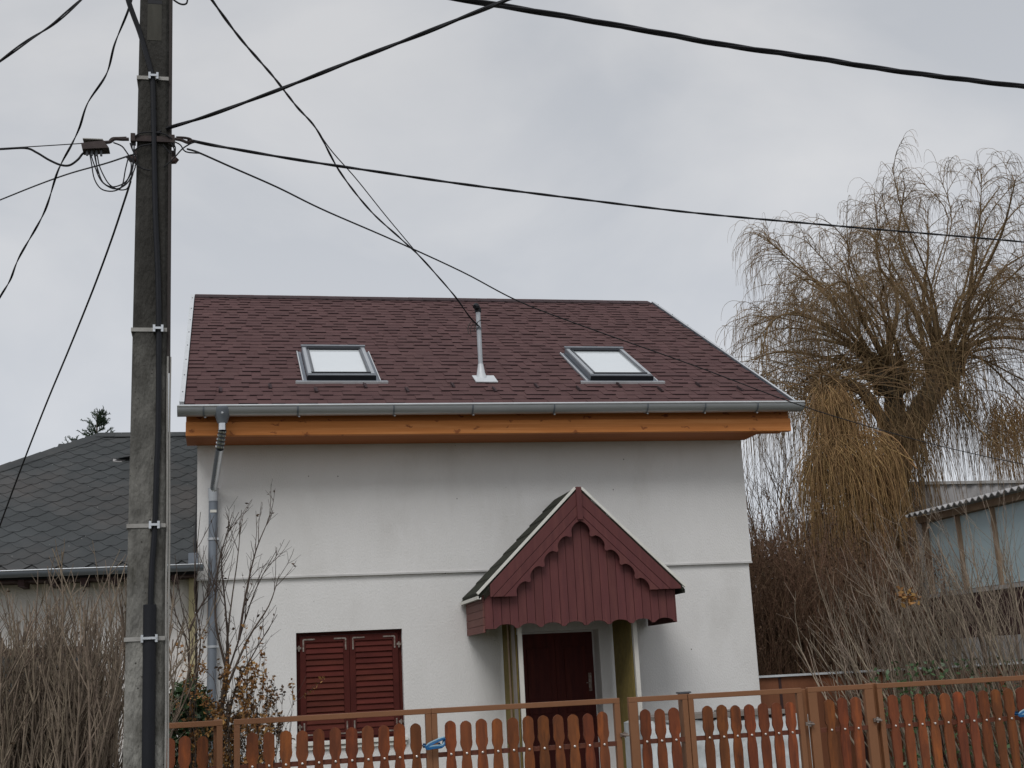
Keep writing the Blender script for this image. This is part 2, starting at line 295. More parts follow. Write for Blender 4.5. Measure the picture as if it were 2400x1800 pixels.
# ------------------------------------------------------------------ main house
XL, XR = -.325, 7.235; ZE = 5.172; YE = -.76; A = math.radians(29.07); CA, SA = math.cos(A), math.sin(A)
RX0, RX1 = -.50, 7.76; VL = 6.30; YR = YE+VL*CA; ZR = ZE+VL*SA; ZS = 4.80
house = empty('house', (3.45, 0, 0), 'white rendered house with new dark red shingle roof and orange timber eaves', 'house')
def RP(x, v, w=0.): return (x, YE+v*CA-w*SA, ZE+v*SA+w*CA)
DX0, DX1, DZ = 3.78, 4.95, 2.235      # door opening
WX0, WX1, WZ0, WZ1 = .915, 2.285, .985, 2.345   # window opening
LZ = 3.06                             # ledge where the thicker upper render starts
YB = 10.2
def walled(mb, x0, x1, z0, z1, y0, y1, holes):
    xs = sorted({x0, x1, *[h[0] for h in holes], *[h[1] for h in holes]}); 
    for a, b in zip(xs, xs[1:]):
        zz = z0
        for h in sorted([h for h in holes if h[0] <= a and h[1] >= b], key=lambda h: h[2]):
            if h[2] > zz: mb.box(a, b, y0, y1, zz, h[2])
            zz = h[3]
        if zz < z1: mb.box(a, b, y0, y1, zz, z1)
    return mb
lw = walled(MB(), XL+.01, XR-.035, 0, LZ, .03, .36, [(DX0, DX1, 0, DZ), (WX0, WX1, WZ0, WZ1)])
lw.box(XR-.36, XR-.035, .36, YB, 0, LZ); lw.box(XL+.01, XL+.33, .36, YB, 0, LZ); lw.box(XL+.01, XR-.035, YB, YB+.3, 0, LZ)
lw.build('lower_wall', 'plaster', house)
uw = MB().box(XL, XR, 0, .36, LZ, ZS+.02)
for (xa, xb) in ((XR-.3, XR), (XL, XL+.3)):
    uw.prism([(xa, .36, LZ), (xa, YB+.3, LZ), (xa, YB+.3, ZS+.02), (xa, YR, ZR-.35), (xa, .36, ZS+.3)], (xb-xa, 0, 0))
uw.box(XL+.3, XR-.3, YB, YB+.3, LZ, ZS+.02)
uw.build('upper_wall', 'plaster', house)
MB().box(XL-.004, XR+.004, -.012, .0, LZ-.012, LZ+.012).build('drip_edge', 'reveal', house)
# roof body
rf = MB(); T = .10
prof = [RP(0, .0, -.01)[1:], (YR, ZR-.01), (2*YR-YE, ZE-.01), (2*YR-YE, ZE-.01-T), (YR, ZR-.01-T*1.1), RP(0, .0, -T-.01)[1:]]
rf.prism([(RX0+.03, y, z) for y, z in prof], (RX1-RX0-.06, 0, 0))
roof = rf.build('roof', 'hexback', house)
rb = MB(); rb.hexa([RP(x, v, 0) for x, v in ((RX0+.03, 0), (RX1-.03, 0), (RX1-.03, VL), (RX0+.03, VL))], [RP(x, v, .012) for x, v in ((RX0+.03, 0), (RX1-.03, 0), (RX1-.03, VL), (RX0+.03, VL))])
rb.build('starter_course', 'ridge', roof)
# red shingles
EXP = .19
def shingle_verts(w, lift, l=.27):
    # wedge: rear on the deck, front raised
    f0, f1 = lift, lift+.009
    loc = [(0, 0, 0.), (w, 0, 0.), (w, l, .000), (0, l, .000), (0, .004, lift), (w, .004, lift), (w, l, .004), (0, l, .004)]
    return loc
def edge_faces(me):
    "dark lower tab edge: cut bitumen plus shade put into its colour"
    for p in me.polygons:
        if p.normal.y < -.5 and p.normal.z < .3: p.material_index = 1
kinds = []
for w, lift in ((.17, .021), (.24, .023), (.13, .019), (.17, .011), (.24, .0115), (.13, .0105)):
    loc = shingle_verts(w, lift)
    mb = MB(); mb.add([(x, v*CA-h*SA, v*SA+h*CA) for x, v, h in loc], [(0, 3, 2, 1), (4, 5, 6, 7), (0, 1, 5, 4), (1, 2, 6, 5), (2, 3, 7, 6), (3, 0, 4, 7)])
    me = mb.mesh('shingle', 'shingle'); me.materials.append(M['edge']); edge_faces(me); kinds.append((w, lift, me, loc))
stuff = MB(); count = 0
nrow = int(VL/EXP)+1
for r in range(nrow):
    v = r*EXP-.03; x = RX0+.04-random.uniform(0, .05); hi = random.random() < .5
    while x < RX1-.05:
        w, lift, me, loc = kinds[random.randrange(3)+(0 if hi else 3)]; hi = (not hi) if random.random() < .93 else hi
        w2 = min(w, RX1-.04-x)
        if w2 < .04: break
        x0 = max(x, RX0+.035)
        skip = False
        for (a, b, v0, v1) in ((1.08, 2.06, .95, 2.45), (5.04, 6.04, .95, 2.45)):
            if x0 > a and x0+w2 < b and v > v0-.05 and v+.2 < v1: skip = True
        jw = .012+random.uniform(-.0012, .0012)
        if skip: pass
        elif count < 299 and w2 == w and x0 == x:
            o = link('shingle', me, roof); o.location = RP(x, v, jw); count += 1
        else:
            stuff.add([RP(x0+min(a, w2-(x0-x)), v+b, c+jw) for a, b, c in loc], [(0, 3, 2, 1), (4, 5, 6, 7), (0, 1, 5, 4), (1, 2, 6, 5), (2, 3, 7, 6), (3, 0, 4, 7)])
        x += w
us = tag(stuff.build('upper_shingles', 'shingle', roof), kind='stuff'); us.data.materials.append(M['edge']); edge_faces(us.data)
# ridge caps, wide and dark so their colour carries the overhang shadow
rm = MB(); hw = .17
for sg in (-1, 1):
    rm.add([(0, 0, .055), (.30, 0, .048), (.30, sg*hw*CA, .048-hw*SA), (0, sg*hw*CA, .055-hw*SA), (0, 0, .02), (.30, 0, .02), (.30, sg*hw*CA, .013-hw*SA), (0, sg*hw*CA, .013-hw*SA)],
           [(0, 1, 2, 3), (4, 7, 6, 5), (0, 4, 5, 1), (1, 5, 6, 2), (2, 6, 7, 3), (3, 7, 4, 0)])
rme = rm.mesh('ridge_shingle', 'ridge')
x = RX0+.03
while x < RX1-.28:
    o = link('ridge_shingle', rme, roof); o.location = (x, YR, ZR+random.uniform(.0, .006)); x += .245
# verge trims
for x0, x1 in ((RX0-.03, RX0+.025), (RX1-.025, RX1+.02)):
    for s in (0, 1):
        q = MB(); Q = (lambda x, v, w: RP(x, v, w)) if s == 0 else (lambda x, v, w: (x, 2*YR-RP(x, v, w)[1], RP(x, v, w)[2]))
        q.hexa([Q(x0, -.02, -.09), Q(x1, -.02, -.09), Q(x1, VL, -.09), Q(x0, VL, -.09)], [Q(x0, -.02, .045), Q(x1, -.02, .045), Q(x1, VL, .045), Q(x0, VL, .045)])
        vt = q.build('verge_trim', 'zinc_dull' if x0 > 3 else 'white_metal', roof)
        if s == 0:
            c = MB(); c.hexa([Q(x0-.004, -.02, .047), Q(x0+.012 if x0 > 3 else x1+.002, -.02, .047), Q(x0+.012 if x0 > 3 else x1+.002, VL, .047), Q(x0-.004, VL, .047)], [Q(x0-.004, -.02, .056), Q(x0+.02 if x0 > 3 else x1+.002, -.02, .056), Q(x0+.02 if x0 > 3 else x1+.002, VL, .056), Q(x0-.004, VL, .056)])
            c.build('verge_cap', 'white_metal', roof)
            for k in range(8):
                b = MB(); b.tube([RP((x0+x1)/2, .4+k*.8, .05), RP((x0+x1)/2, .4+k*.8, .066)], .008, 6); b.build('screw', 'anthracite', roof)
# snow guards
def RB(mb, x0, x1, v0, v1, w0, w1, sl=0):
    if w1 > .065: w1 += .035; w0 = w0+.035 if w0 > .045 else w0
    return mb.hexa([RP(x0, v0, w0), RP(x1, v0, w0), RP(x1, v1, w0), RP(x0, v1, w0)], [RP(x0+sl, v0+sl, w1), RP(x1-sl, v0+sl, w1), RP(x1-sl, v1-sl, w1), RP(x0+sl, v1-sl, w1)])
for x, v in [(-.03, .59), (.61, .75), (1.2, .59), (1.87, .78), (2.41, .58), (3.07, .8), (3.61, .6), (4.24, .77), (4.81, .63), (5.45, .81), (5.99, .59), (6.64, .83), (7.19, .62)]:
    s = MB(); vv = v-.1
    RB(s, x-.016, x+.020, vv, vv+.2, .02, .040); RB(s, x-.024, x-.017, vv-.01, vv+.16, .02, .064)
    s.build('snow_guard', 'ridge', roof)
# skylights
for sx0, lab in ((1.115, 'roof window left of the mast, pale pane with the sky reflection in its colour'), (5.085, 'roof window right of the mast, pale pane with the sky reflection in its colour')):
    x0, x1, v0, v1 = sx0, sx0+.915, .99, 2.50
    sk = MB()
    RB(sk, x0, x1, v0, v0+.10, .0, .088); RB(sk, x0, x1, v1-.06, v1, .0, .098); RB(sk, x0, x0+.075, v0+.10, v1-.06, .0, .085); RB(sk, x1-.075, x1, v0+.10, v1-.06, .0, .085)
    skl = sk.build('skylight', 'casing', house, bevel=.004); skl['label'] = lab
    h = MB(); RB(h, x0-.01, x1+.01, v1-.045, v1+.02, .098, .118); h.build('top_hood', 'casing', skl, bevel=.004)
    ins = MB(); RB(ins, x0+.075, x1-.075, v1-.135, v1-.058, .03, .100); ins.build('dark_hinge_bar', 'black', skl)
    fr = MB(); RB(fr, x0-.008, x1+.008, v0-.018, v0-.002, .02, .078); fr.build('dark_front', 'black', skl)
    lip = MB(); RB(lip, x0+.05, x1-.05, v0+.085, v0+.12, .088, .1); lip.build('glass_gasket', 'black', skl)
    for xa in (x0+.078, x1-.098):
        gs = MB(); RB(gs, xa, xa+.02, v0+.12, v1-.135, .086, .094); gs.build('side_gasket', 'anthracite', skl)
    for xa in (x0+.008, x1-.056):
        cv = MB(); RB(cv, xa, xa+.048, v0+.05, v1-.05, .086, .098); cv.build('side_cover', 'zinc', skl, bevel=.003)
    pn = MB(); RB(pn, x0+.075, x1-.075, v0+.10, v1-.06, .05, .075); pn.build('pane', 'pane_sky', skl)
    for xa, xb in ((x0-.07, x0-.01), (x1+.01, x1+.07)):
        fl = MB(); RB(fl, xa, xb, v0-.03, v1+.02, .0, .043); fl.build('side_flashing', 'zinc_dull', skl)
        f2 = MB(); e = xa if xa < x0 else xb-.012; RB(f2, e, e+.012, v0-.05, v1, .043, .062); f2.build('flashing_fold', 'white_metal', skl)
    ap = MB(); RB(ap, x0-.16, x1+.16, v0-.075, v0-.02, .03, .05); ap.build('apron_flashing', 'zinc_dull', skl)
    ae = MB(); RB(ae, x0-.165, x1+.165, v0-.085, v0-.07, .02, .056); ae.build('apron_edge', 'white_metal', skl)
# service mast on the roof
bx, by, bz = 3.56, .05, 5.62
ms = MB(); ms.tube([(bx-.012, by+.25, bz+.10), (bx-.016, by+.25, bz+1.12)], .034, 12)
mast = ms.build('service_mast', 'zinc', house, smooth=True)
mc = MB(); mc.tube([(bx-.01, by+.2, bz+.07), (bx-.012, by+.25, bz+.22), (bx-.012, by+.25, bz+.36)], [.10, .06, .038], 12); mc.build('mast_boot', 'white_metal', mast, smooth=True)
mp_ = MB(); RB(mp_, bx-.14, bx+.17, .93, 1.25, .03, .045); mp_.build('mast_base_plate', 'white_metal', mast)
mh = MB(); mh.tube([(bx-.016, by+.25, bz+1.12), (bx-.016, by+.25, bz+1.17)], .047, 12); mh.tube([(bx-.02, by+.25, bz+1.17), (bx-.05, by+.2, bz+1.2), (bx-.08, by+.15, bz+1.17)], [.045, .045, .03], 8); mh.build('mast_cap', 'black', mast, smooth=True)
mk = MB(); mk.tube([(bx-.015, by+.25, bz+.86), (bx-.015, by+.25, bz+.89)], .041, 12); mk.build('mast_clamp', 'anthracite', mast)
# timber eaves
BX0, BX1 = -.455, 7.70
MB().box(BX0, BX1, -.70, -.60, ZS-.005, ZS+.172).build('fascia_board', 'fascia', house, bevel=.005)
MB().box(BX0+.004, BX1-.012, -.672, -.60, ZS+.176, ZS+.40).build('upper_fascia_board', 'fascia_shaded', house, bevel=.004)
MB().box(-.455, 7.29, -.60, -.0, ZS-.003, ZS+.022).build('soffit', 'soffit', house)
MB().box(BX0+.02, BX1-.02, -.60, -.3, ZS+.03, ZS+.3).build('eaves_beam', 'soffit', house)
for s in range(9):
    MB().box(BX1-.05, BX1, -.6+s*.6, -.02+s*.6, ZS+.20+(.33*s), ZS+.23+(.33*s)).build('gable_soffit_board', 'soffit', house)
# gutter: half round, open on top
def halfround(x0, x1, yc, zc, r, th=.006, z1=None, n=12):
    mb = MB(); z1 = zc if z1 is None else z1
    ang = [PI+PI*i/n for i in range(n+1)]
    prof = [(yc+r*math.cos(a), r*math.sin(a)) for a in ang]+[(yc+(r-th)*math.cos(a), (r-th)*math.sin(a)) for a in ang[::-1]]
    k = len(prof); mb.add([(x0, y, zc+z) for y, z in prof]+[(x1, y, z1+z) for y, z in prof], [(i, (i+1) % k, k+(i+1) % k, k+i) for i in range(k)])
    return mb
GY, GR = -.845, .112; G0, G1 = -.553, 7.815; GZ0, GZ1 = 5.122, 5.150
gz = lambda x: GZ0+(GZ1-GZ0)*(x-G0)/(G1-G0)
gut = halfround(G0, G1, GY, GZ0, GR, z1=GZ1); gutter = gut.build('gutter', 'zinc', house, smooth=True)
bd = MB(); bd.tube([(G0, GY-GR, GZ0+.003), (G1, GY-GR, GZ1+.003)], .014, 10); bd.build('rolled_rim', 'white_metal', gutter, smooth=True)
for x in (G0, G1-.004):
    c = MB(); a = [PI+PI*i/12 for i in range(13)]; c.prism([(x, GY+GR*math.cos(t), gz(x)+GR*math.sin(t)) for t in a], (.005, 0, 0)); c.build('gutter_end_cap', 'zinc_dull', gutter)
for px in (477, 698, 923, 1108, 1299, 1518, 1653, 1776):
    x = at(px, 965, -.92)[0]; b = halfround(x-.011, x+.011, GY, gz(x), GR+.007, th=.007); b.build('gutter_seam', 'zinc_dull', gutter, smooth=True)
    t = MB(); t.tube([(x+.02, GY-.01, gz(x)-GR-.004), (x+.02, GY-.01, gz(x)-GR-.02)], .012, 6); t.build('gutter_bracket', 'white_metal', gutter)
ed = MB(); ed.hexa([RP(RX0+.03, -.06, -.02), RP(RX1-.03, -.06, -.02), RP(RX1-.03, .02, -.005), RP(RX0+.03, .02, -.005)], [RP(RX0+.03, -.06, -.012), RP(RX1-.03, -.06, -.012), RP(RX1-.03, .02, .006), RP(RX0+.03, .02, .006)]); ed.build('drip_flashing', 'black', roof)
# downpipe
ox = at(521, 985, -.86)[0]; px_ = at(500, 1200, -.1)[0]; dpb = at(494, 1560, -.1)[0]
fn = MB(); zc = gz(ox); fn.tube([(ox, GY, zc-.005), (ox, GY, zc-.05), (ox, GY, zc-.13), (ox, GY, zc-.20)], [.135, .130, .085, .060], 16)
fun = fn.build('gutter_outlet', 'zinc_dull', gutter, smooth=True)
st = MB()
for k in range(5):
    a = 2*PI*k/5; p = [(ox, GY-.124, zc-.09)]
    st.prism([(ox+.005*math.cos(a+1.2), GY-.125, zc-.09+.005*math.sin(a+1.2)), (ox+.022*math.cos(a), GY-.118, zc-.09+.022*math.sin(a)), (ox+.005*math.cos(a-1.2), GY-.125, zc-.09+.005*math.sin(a-1.2))], (0, -.004, 0))
st.build('star_mark', 'white_metal', fun)
dn = MB(); dn.tube([(px_, -.085, 4.09), (dpb, -.085, .15)], .058, 16)
down = dn.build('downpipe', 'zinc_dull', house, smooth=True)
cn = MB(); cn.tube([(ox, GY, zc-.18), (ox, GY, zc-.29)], .051, 14); cn.build('pipe_neck', 'chrome', down, smooth=True)
k0 = Vector((ox, GY, zc-.29)); kE = Vector((ox-.03, GY+.10, zc-.50))
for k in range(5):
    p = k0.lerp(kE, k/4.8); q = k0.lerp(kE, (k+.45)/4.8); e = MB(); e.tube([p, q], .058, 14); e.build('elbow_ring', 'chrome', down, smooth=True)
cb = MB(); cb.tube([k0, kE], .048, 12); cb.build('elbow_core', 'anthracite', down, smooth=True)
cs = MB(); cs.tube([kE, (px_+.005, -.12, 4.22), (px_, -.085, 4.02)], [.049, .049, .049], 16); cs.build('slanted_pipe', 'chrome', down, smooth=True)
sc_ = MB(); sc_.tube([(px_, -.09, 4.05), (px_, -.085, 4.22)], [.06, .068], 16); sc_.build('pipe_socket', 'zinc', down, smooth=True)
lb = MB(); lb.box(px_-.04, px_+.04, -.148, -.143, 3.90, 3.935); lb.build('pipe_sticker', 'white_trim', down)
for z in (3.55, 2.2): 
    b = MB(); b.tube([(px_-.005, -.085, z), (px_-.005, -.085, z+.03)], .068, 16); b.box(px_+.03, px_+.07, -.13, .0, z, z+.03); b.build('pipe_clamp', 'zinc', down)
b = MB(); b.tube([(px_-.005, -.085, 2.98), (px_-.006, -.085, 3.0)], .061, 16); b.build('pipe_joint', 'anthracite', down)
# ---- shuttered window
yw = .13
wf = MB(); wf.box(WX0, WX1, yw, yw+.08, WZ1-.035, WZ1); wf.box(WX0, WX0+.05, yw, yw+.08, WZ0, WZ1-.035); wf.box(WX1-.05, WX1, yw, yw+.08, WZ0, WZ1-.035); wf.box(WX0+.05, WX1-.05, yw, yw+.08, WZ0, WZ0+.03)
win = wf.build('window', 'shutter_frame', house); win['label'] = 'window with closed louvred brown shutters'
bk = MB().box(WX0+.05, WX1-.05, yw+.075, yw+.09, WZ0+.03, WZ1-.035); bk.build('pane', 'glass_dark', win)
mid = (WX0+WX1)/2
slm = MB()
sw = (WX1-WX0)/2-.05-.075*2-.004
slm.hexa([(0, -.030, -.026), (sw, -.030, -.026), (sw, -.018, -.034), (0, -.018, -.034)], [(0, -.006, .042), (sw, -.006, .042), (sw, .006, .038), (0, .006, .038)])
slme = slm.mesh('slat', 'shutter')
for s, (a, b) in enumerate(((WX0+.05, mid-.002), (mid+.002, WX1-.05))):
    sh = MB(); z0, z1 = WZ0+.035, WZ1-.042; w = .075
    sh.box(a, a+w, yw-.035, yw+.01, z0, z1); sh.box(b-w, b, yw-.035, yw+.01, z0, z1); sh.box(a+w, b-w, yw-.033, yw+.01, z1-.085, z1); sh.box(a+w, b-w, yw-.033, yw+.01, z0, z0+.09)
    shu = sh.build('shutter', 'shutter_frame', house, bevel=.003)
    shu['label'] = ('left' if s == 0 else 'right')+' louvred shutter leaf, closed'
    z = z1-.125
    while z > z0+.11:
        o = link('slat', slme, shu); o.location = (a+w, yw-.002, z); z -= .0735
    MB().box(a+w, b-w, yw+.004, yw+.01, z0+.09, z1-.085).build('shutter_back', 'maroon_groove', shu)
    for (xc, sg) in ((a+.045, 1), (b-.045, -1)):
        for zt, dz in ((z1-.045, -1), (z0+.045, 1)):
            i = MB(); i.box(min(xc, xc+sg*.15), max(xc, xc+sg*.15), yw-.042, yw-.035, zt-.009, zt+.009); i.box(xc-.009, xc+.009, yw-.0425, yw-.0355, min(zt, zt+dz*.15), max(zt, zt+dz*.15)); i.build('corner_iron', 'hinge', shu)
    hx = a-.012 if s == 0 else b+.012
    for zz in (z1-.15, z0+.15):
        i = MB(); i.box(hx-.03, hx+.03, yw-.048, yw-.036, zz-.014, zz+.014); i.tube([(hx, yw-.05, zz-.045), (hx, yw-.05, zz+.03)], .011, 8); i.build('hinge', 'hinge', shu)
sb = MB(); sb.box(WX0-.03, WX1+.03, -.03, yw, WZ0-.045, WZ0-.005); sb.box(WX0-.01, WX1+.01, -.005, .02, WZ0-.10, WZ0-.046); sb.build('window_sill', 'white_trim', win)
sb = MB().box(WX0-.02, WX1+.02, -.02, .02, WZ0-.06, WZ0-.046); sb.build('sill_shadow_gap', 'wood_grey', win)
# ---- front door
dd = MB(); dy = .30; dx0, dx1, dz1 = DX0, 4.93, 2.21
dd.box(dx0, dx1, dy, dy+.06, .05, dz1); door = dd.build('front_door', 'door', house)
for xa, xb, za, zb in ((4.0, 4.32, 1.15, 2.02), (4.0, 4.32, .25, 1.0), (4.52, 4.82, 1.15, 2.02), (4.52, 4.82, .25, 1.0)):
    MB().box(xa, xb, dy-.014, dy, za, zb).build('door_panel', 'door', door, bevel=.01)
MB().box(4.40, 4.44, dy-.012, dy, .1, 2.15).build('door_rib', 'door', door)
hd = MB(); hd.box(4.845, 4.885, dy-.014, dy, 1.42, 1.66); hd.tube([(4.865, dy-.01, 1.53), (4.865, dy-.05, 1.53), (4.80, dy-.055, 1.53)], .008, 6); hd.build('handle', 'hinge', door)
for (xa, xb, za, zb) in ((dx1, DX1-.002, 0, DZ-.002), (DX0, dx1, dz1, DZ-.002)):
    MB().box(xa, xb, dy, dy+.06, za, zb).build('door_surround', 'reveal', door)
# ---- porch canopy
CX0, CX1, CY = 3.16, 5.645, -1.14; CZ0 = 2.25; AX, AZ = 4.43, 3.975; EZ = 2.66
cr_ = MB(); t = .05; ey = -1.22; exl, exr = 3.08, 5.76
def slope_prof(xe): 
    return [(AX, AZ), (AX+(xe-AX)*.8, AZ-(AZ-EZ-.06)*.815), (xe, EZ)]
for xe in (exl, exr):
    p = slope_prof(xe); poly = [(x, ey, z) for x, z in p]+[(x, ey, z-t) for x, z in p[::-1]]
    cr_.prism(poly, (0, -ey-.002, 0))
canopy = cr_.build('porch_canopy', 'moss', house); canopy['label'] = 'gabled maroon timber porch canopy with scalloped bargeboards over the door'
def ridge_slats(xe, nm, n):
    for k in range(n):
        a, b = k/n, (k+.93)/n
        xa, xb = AX+(xe-AX)*a, AX+(xe-AX)*b; za, zb = AZ+(EZ-AZ)*a, AZ+(EZ-AZ)*b
        q = MB(); q.hexa([(xa, ey+.03, za+.0), (xb, ey+.03, zb+.01), (xb, -.01, zb+.01), (xa, -.01, za)], [(xa, ey+.03, za+.02), (xb, ey+.03, zb+.035), (xb, -.01, zb+.035), (xa, -.01, za+.02)]); q.build(nm, 'moss', canopy)
ridge_slats(exl, 'roof_felt_strip', 7); ridge_slats(exr, 'roof_felt_strip', 7)
# white edge trims
for xe in (exl, exr):
    d = Vector((xe-AX, 0, EZ-AZ)).normalized(); nrm = Vector((-d.z, 0, d.x)); nrm = nrm if nrm.z > 0 else -nrm
    a = Vector((AX, ey-.03, AZ))+d*.03; b = Vector((xe, ey-.03, EZ)); q = MB()
    q.prism([a+nrm*.012, b+nrm*.012, b+nrm*.044, a+nrm*.044], (0, .04, 0)); q.build('white_edge_trim', 'white_trim', canopy)
q = MB(); q.box(exl-.015, exl+.03, ey, -.005, EZ-.045, EZ-.005); q.build('eaves_strip', 'white_trim', canopy)
q = MB(); q.box(exr-.02, exr+.01, ey, -.005, EZ-.06, EZ-.01); q.build('eaves_strip', 'moss', canopy)
q = MB(); q.box(AX-.035, AX+.035, ey-.045, ey+.0, AZ-.41, AZ+.01); q.build('king_post', 'maroon', canopy, bevel=.004)
# vertical boards
def zline(x, off=0.):
    xe = exl if x < AX else exr; f = (x-AX)/(xe-AX); return AZ+(EZ-AZ)*f-off
nb = 23; bw = (CX1-CX0)/nb
def wave(x): 
    ph = ((x-CX0-.12) / ((CX1-CX0-.12)/8)) % 1.0
    return .052*math.sqrt(max(0., 1-((ph-.5)/.40)**2)) if abs(ph-.5) < .40 else 0.
for k in range(nb):
    x0 = CX0+k*bw+.003; x1 = x0+bw-.006; q = MB(); m = 5
    bot = [(x0+(x1-x0)*i/m, CZ0+(wave(x0+(x1-x0)*i/m) if k > 0 else 0)) for i in range(m+1)]
    pts = bot+[(x1, min(zline(x1, .14), AZ-.2)), (x0, min(zline(x0, .14), AZ-.2))]
    q.prism([(x, CY, z) for x, z in pts], (0, .018, 0)); q.build('gable_board', 'maroon', canopy)
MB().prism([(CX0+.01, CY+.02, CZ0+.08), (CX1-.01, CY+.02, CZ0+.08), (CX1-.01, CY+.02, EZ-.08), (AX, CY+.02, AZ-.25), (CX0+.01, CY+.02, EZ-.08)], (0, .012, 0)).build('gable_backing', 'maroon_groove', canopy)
# cheeks: left four horizontal boards, right dark
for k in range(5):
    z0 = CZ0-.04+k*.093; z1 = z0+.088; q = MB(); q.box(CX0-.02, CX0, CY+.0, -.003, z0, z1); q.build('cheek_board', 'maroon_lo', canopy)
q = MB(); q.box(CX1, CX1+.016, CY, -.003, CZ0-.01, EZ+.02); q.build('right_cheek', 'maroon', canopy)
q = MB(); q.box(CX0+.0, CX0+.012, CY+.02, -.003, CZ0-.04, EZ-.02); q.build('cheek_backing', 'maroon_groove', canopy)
# bargeboards: two planks and a scalloped one each side, clipped plumb and level at the foot
def clip(poly, f):
    out_ = []
    for i in range(len(poly)):
        a, b = poly[i], poly[(i+1) % len(poly)]; fa, fb = f(a), f(b)
        if fa >= 0: out_.append(a)
        if fa*fb < 0: out_.append(a+(b-a)*(fa/(fa-fb)))
    return out_
for sg, xe, xend, zb in ((-1, exl, 3.225, 2.635), (1, exr, 5.715, 2.655)):
    d = Vector((xe-AX, 0, EZ-AZ)); d.normalize(); nrm = Vector((d.z, 0, -d.x)); nrm = nrm if nrm.z < 0 else -nrm
    org = Vector((AX, ey-.02, AZ-.015)); Lb = 2.2
    def pl(s, u): return org+d*s+nrm*u
    def fin(poly):
        poly = clip(poly, lambda p: (p.x-AX)*sg-.002); poly = clip(poly, lambda p: (xend-p.x)*sg); return clip(poly, lambda p: p.z-zb)
    for u0, u1 in ((.0, .125), (.13, .225)):
        q = MB(); q.prism(fin([pl(-.5, u0), pl(Lb, u0), pl(Lb, u1), pl(-.5, u1)]), (0, .022, 0)); q.build('bargeboard', 'maroon', canopy, bevel=.003)
    u0 = .23; low = []; ns = 6; s_0 = .27; seg = .262
    for i in range(ns+1):
        for j in range(12):
            f = j/12; ph = f
            dome = math.sqrt(max(0., 1-((f-.42)/.42)**2)) if f < .84 else 0.
            low.append(pl(s_0+(i+f)*seg, u0+.105-.072*dome+.012*f))
    q = MB(); q.prism(fin([pl(-.5, u0), pl(Lb, u0), pl(Lb, u0+.11)]+low[::-1]+[pl(s_0, u0+.03), pl(-.5, u0+.03)]), (0, .022, 0)); q.build('scalloped_bargeboard', 'maroon', canopy)
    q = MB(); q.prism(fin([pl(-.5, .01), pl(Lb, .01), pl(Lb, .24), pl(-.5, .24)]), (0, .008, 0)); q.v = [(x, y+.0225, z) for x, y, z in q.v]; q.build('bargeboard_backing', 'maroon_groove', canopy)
# ---- side screens of the porch
for xs_, lab in ((3.66, 'left'), (5.185, 'right')):
    sc = MB(); nn = 28; y0, y1 = -.80, -.005
    top = []; 
    for i in range(nn*2):
        y = y0+(y1-y0)*i/(nn*2-1); top.append((xs_-.04+(.008 if i % 4 < 2 else -.008), y))
    vs = [(x, y, .05) for x, y in top]+[(x, y, CZ0+.12) for x, y in top]; k = len(top)
    sc.add(vs, [(i, i+1, k+i+1, k+i) for i in range(k-1)])
    scr = sc.build('porch_screen', 'yellow', house); scr['label'] = lab+' corrugated yellow side screen of the porch'
    MB().box(xs_-.025, xs_+.03, -.84, -.80, .05, CZ0+.12).build('screen_post', 'white_strip', scr)
    if lab == 'left':
        MB().box(xs_-.06, xs_-.052, -.45, -.36, .05, CZ0+.1).build('screen_batten', 'shed_post', scr)
        MB().box(xs_-.06, xs_-.052, -.78, -.60, .05, CZ0+.1).build('screen_batten', 'wood_grey', scr)
MB().box(3.4, 5.4, -1.0, .03, 0, .15).build('porch_step', 'paving', house)

# ------------------------------------------------------------------ neighbouring house
nbh = empty('neighbour_house', (-2.4, .3, 0), 'low white neighbouring house with grey hexagonal shingle roof, left of the pole', 'house')
NE = np.array([-.26, -.42, 3.20]); NA = math.radians(30.5); nc, ns_ = math.cos(NA), math.sin(NA)
NXL = -7.5
def NP(x, v, w=0.): return (x, NE[1]+v*nc-w*ns_, NE[2]+v*ns_+w*nc)
def on_nb(px, py):
    d = (px-1200)*_r2-(py-900)*_u2+F*_f; n = np.array([0, -ns_, nc]); t = ((NE-CP)@n)/(d@n); P = CP+d*t; return P[0], (P-NE)@np.array([0, nc, ns_])
rx, rv = on_nb(226, 1023); hx, hv = on_nb(0, 1098); VN = rv
hip = lambda v: rx+(hx-rx)*(rv-v)/(rv-hv)     # hip line x at slope position v
NXR = -.345; NLX = max(-9., hip(0.0))
rfm = MB(); lx = hip(0.)
ry, rz = NP(0, VN)[1:]
# front plane, hip end plane, back plane as solid
fy, fz = NP(0, 0)[1:]; by2 = 2*ry-fy
vsn = [(lx, fy, fz), (NXR, fy, fz), (NXR, ry, rz), (rx, ry, rz), (lx, by2, fz), (NXR, by2, fz)]
vsn += [(x, y, z-.10) for x, y, z in vsn]
rfm.add(vsn, [(0, 1, 2, 3), (0, 3, 4), (4, 3, 2, 5), (6, 7, 1, 0), (6, 9, 8, 7), (6, 10, 9), (10, 11, 8, 9), (1, 7, 8, 2), (2, 8, 11, 5), (4, 5, 11, 10), (0, 4, 10, 6)])
nroof = rfm.build('roof', 'hexback', nbh)
hxw, hxe = .355, .165
def hexloc(w=hxw, e=hxe):
    # polygon in (x, v): flat lower edge, slanted sides, upper part runs under the next course
    return [(-w*.17, 0), (w*.17, 0), (w*.496, e), (w*.496, e*2.12), (-w*.496, e*2.12), (-w*.496, e)]
hm = MB(); pl_ = hexloc(); rise = lambda v: .013*(1-v/(hxe*2.12))
top = [(x, v, rise(v)+.005) for x, v in pl_]; bot = [(x, v, rise(v)) for x, v in pl_]
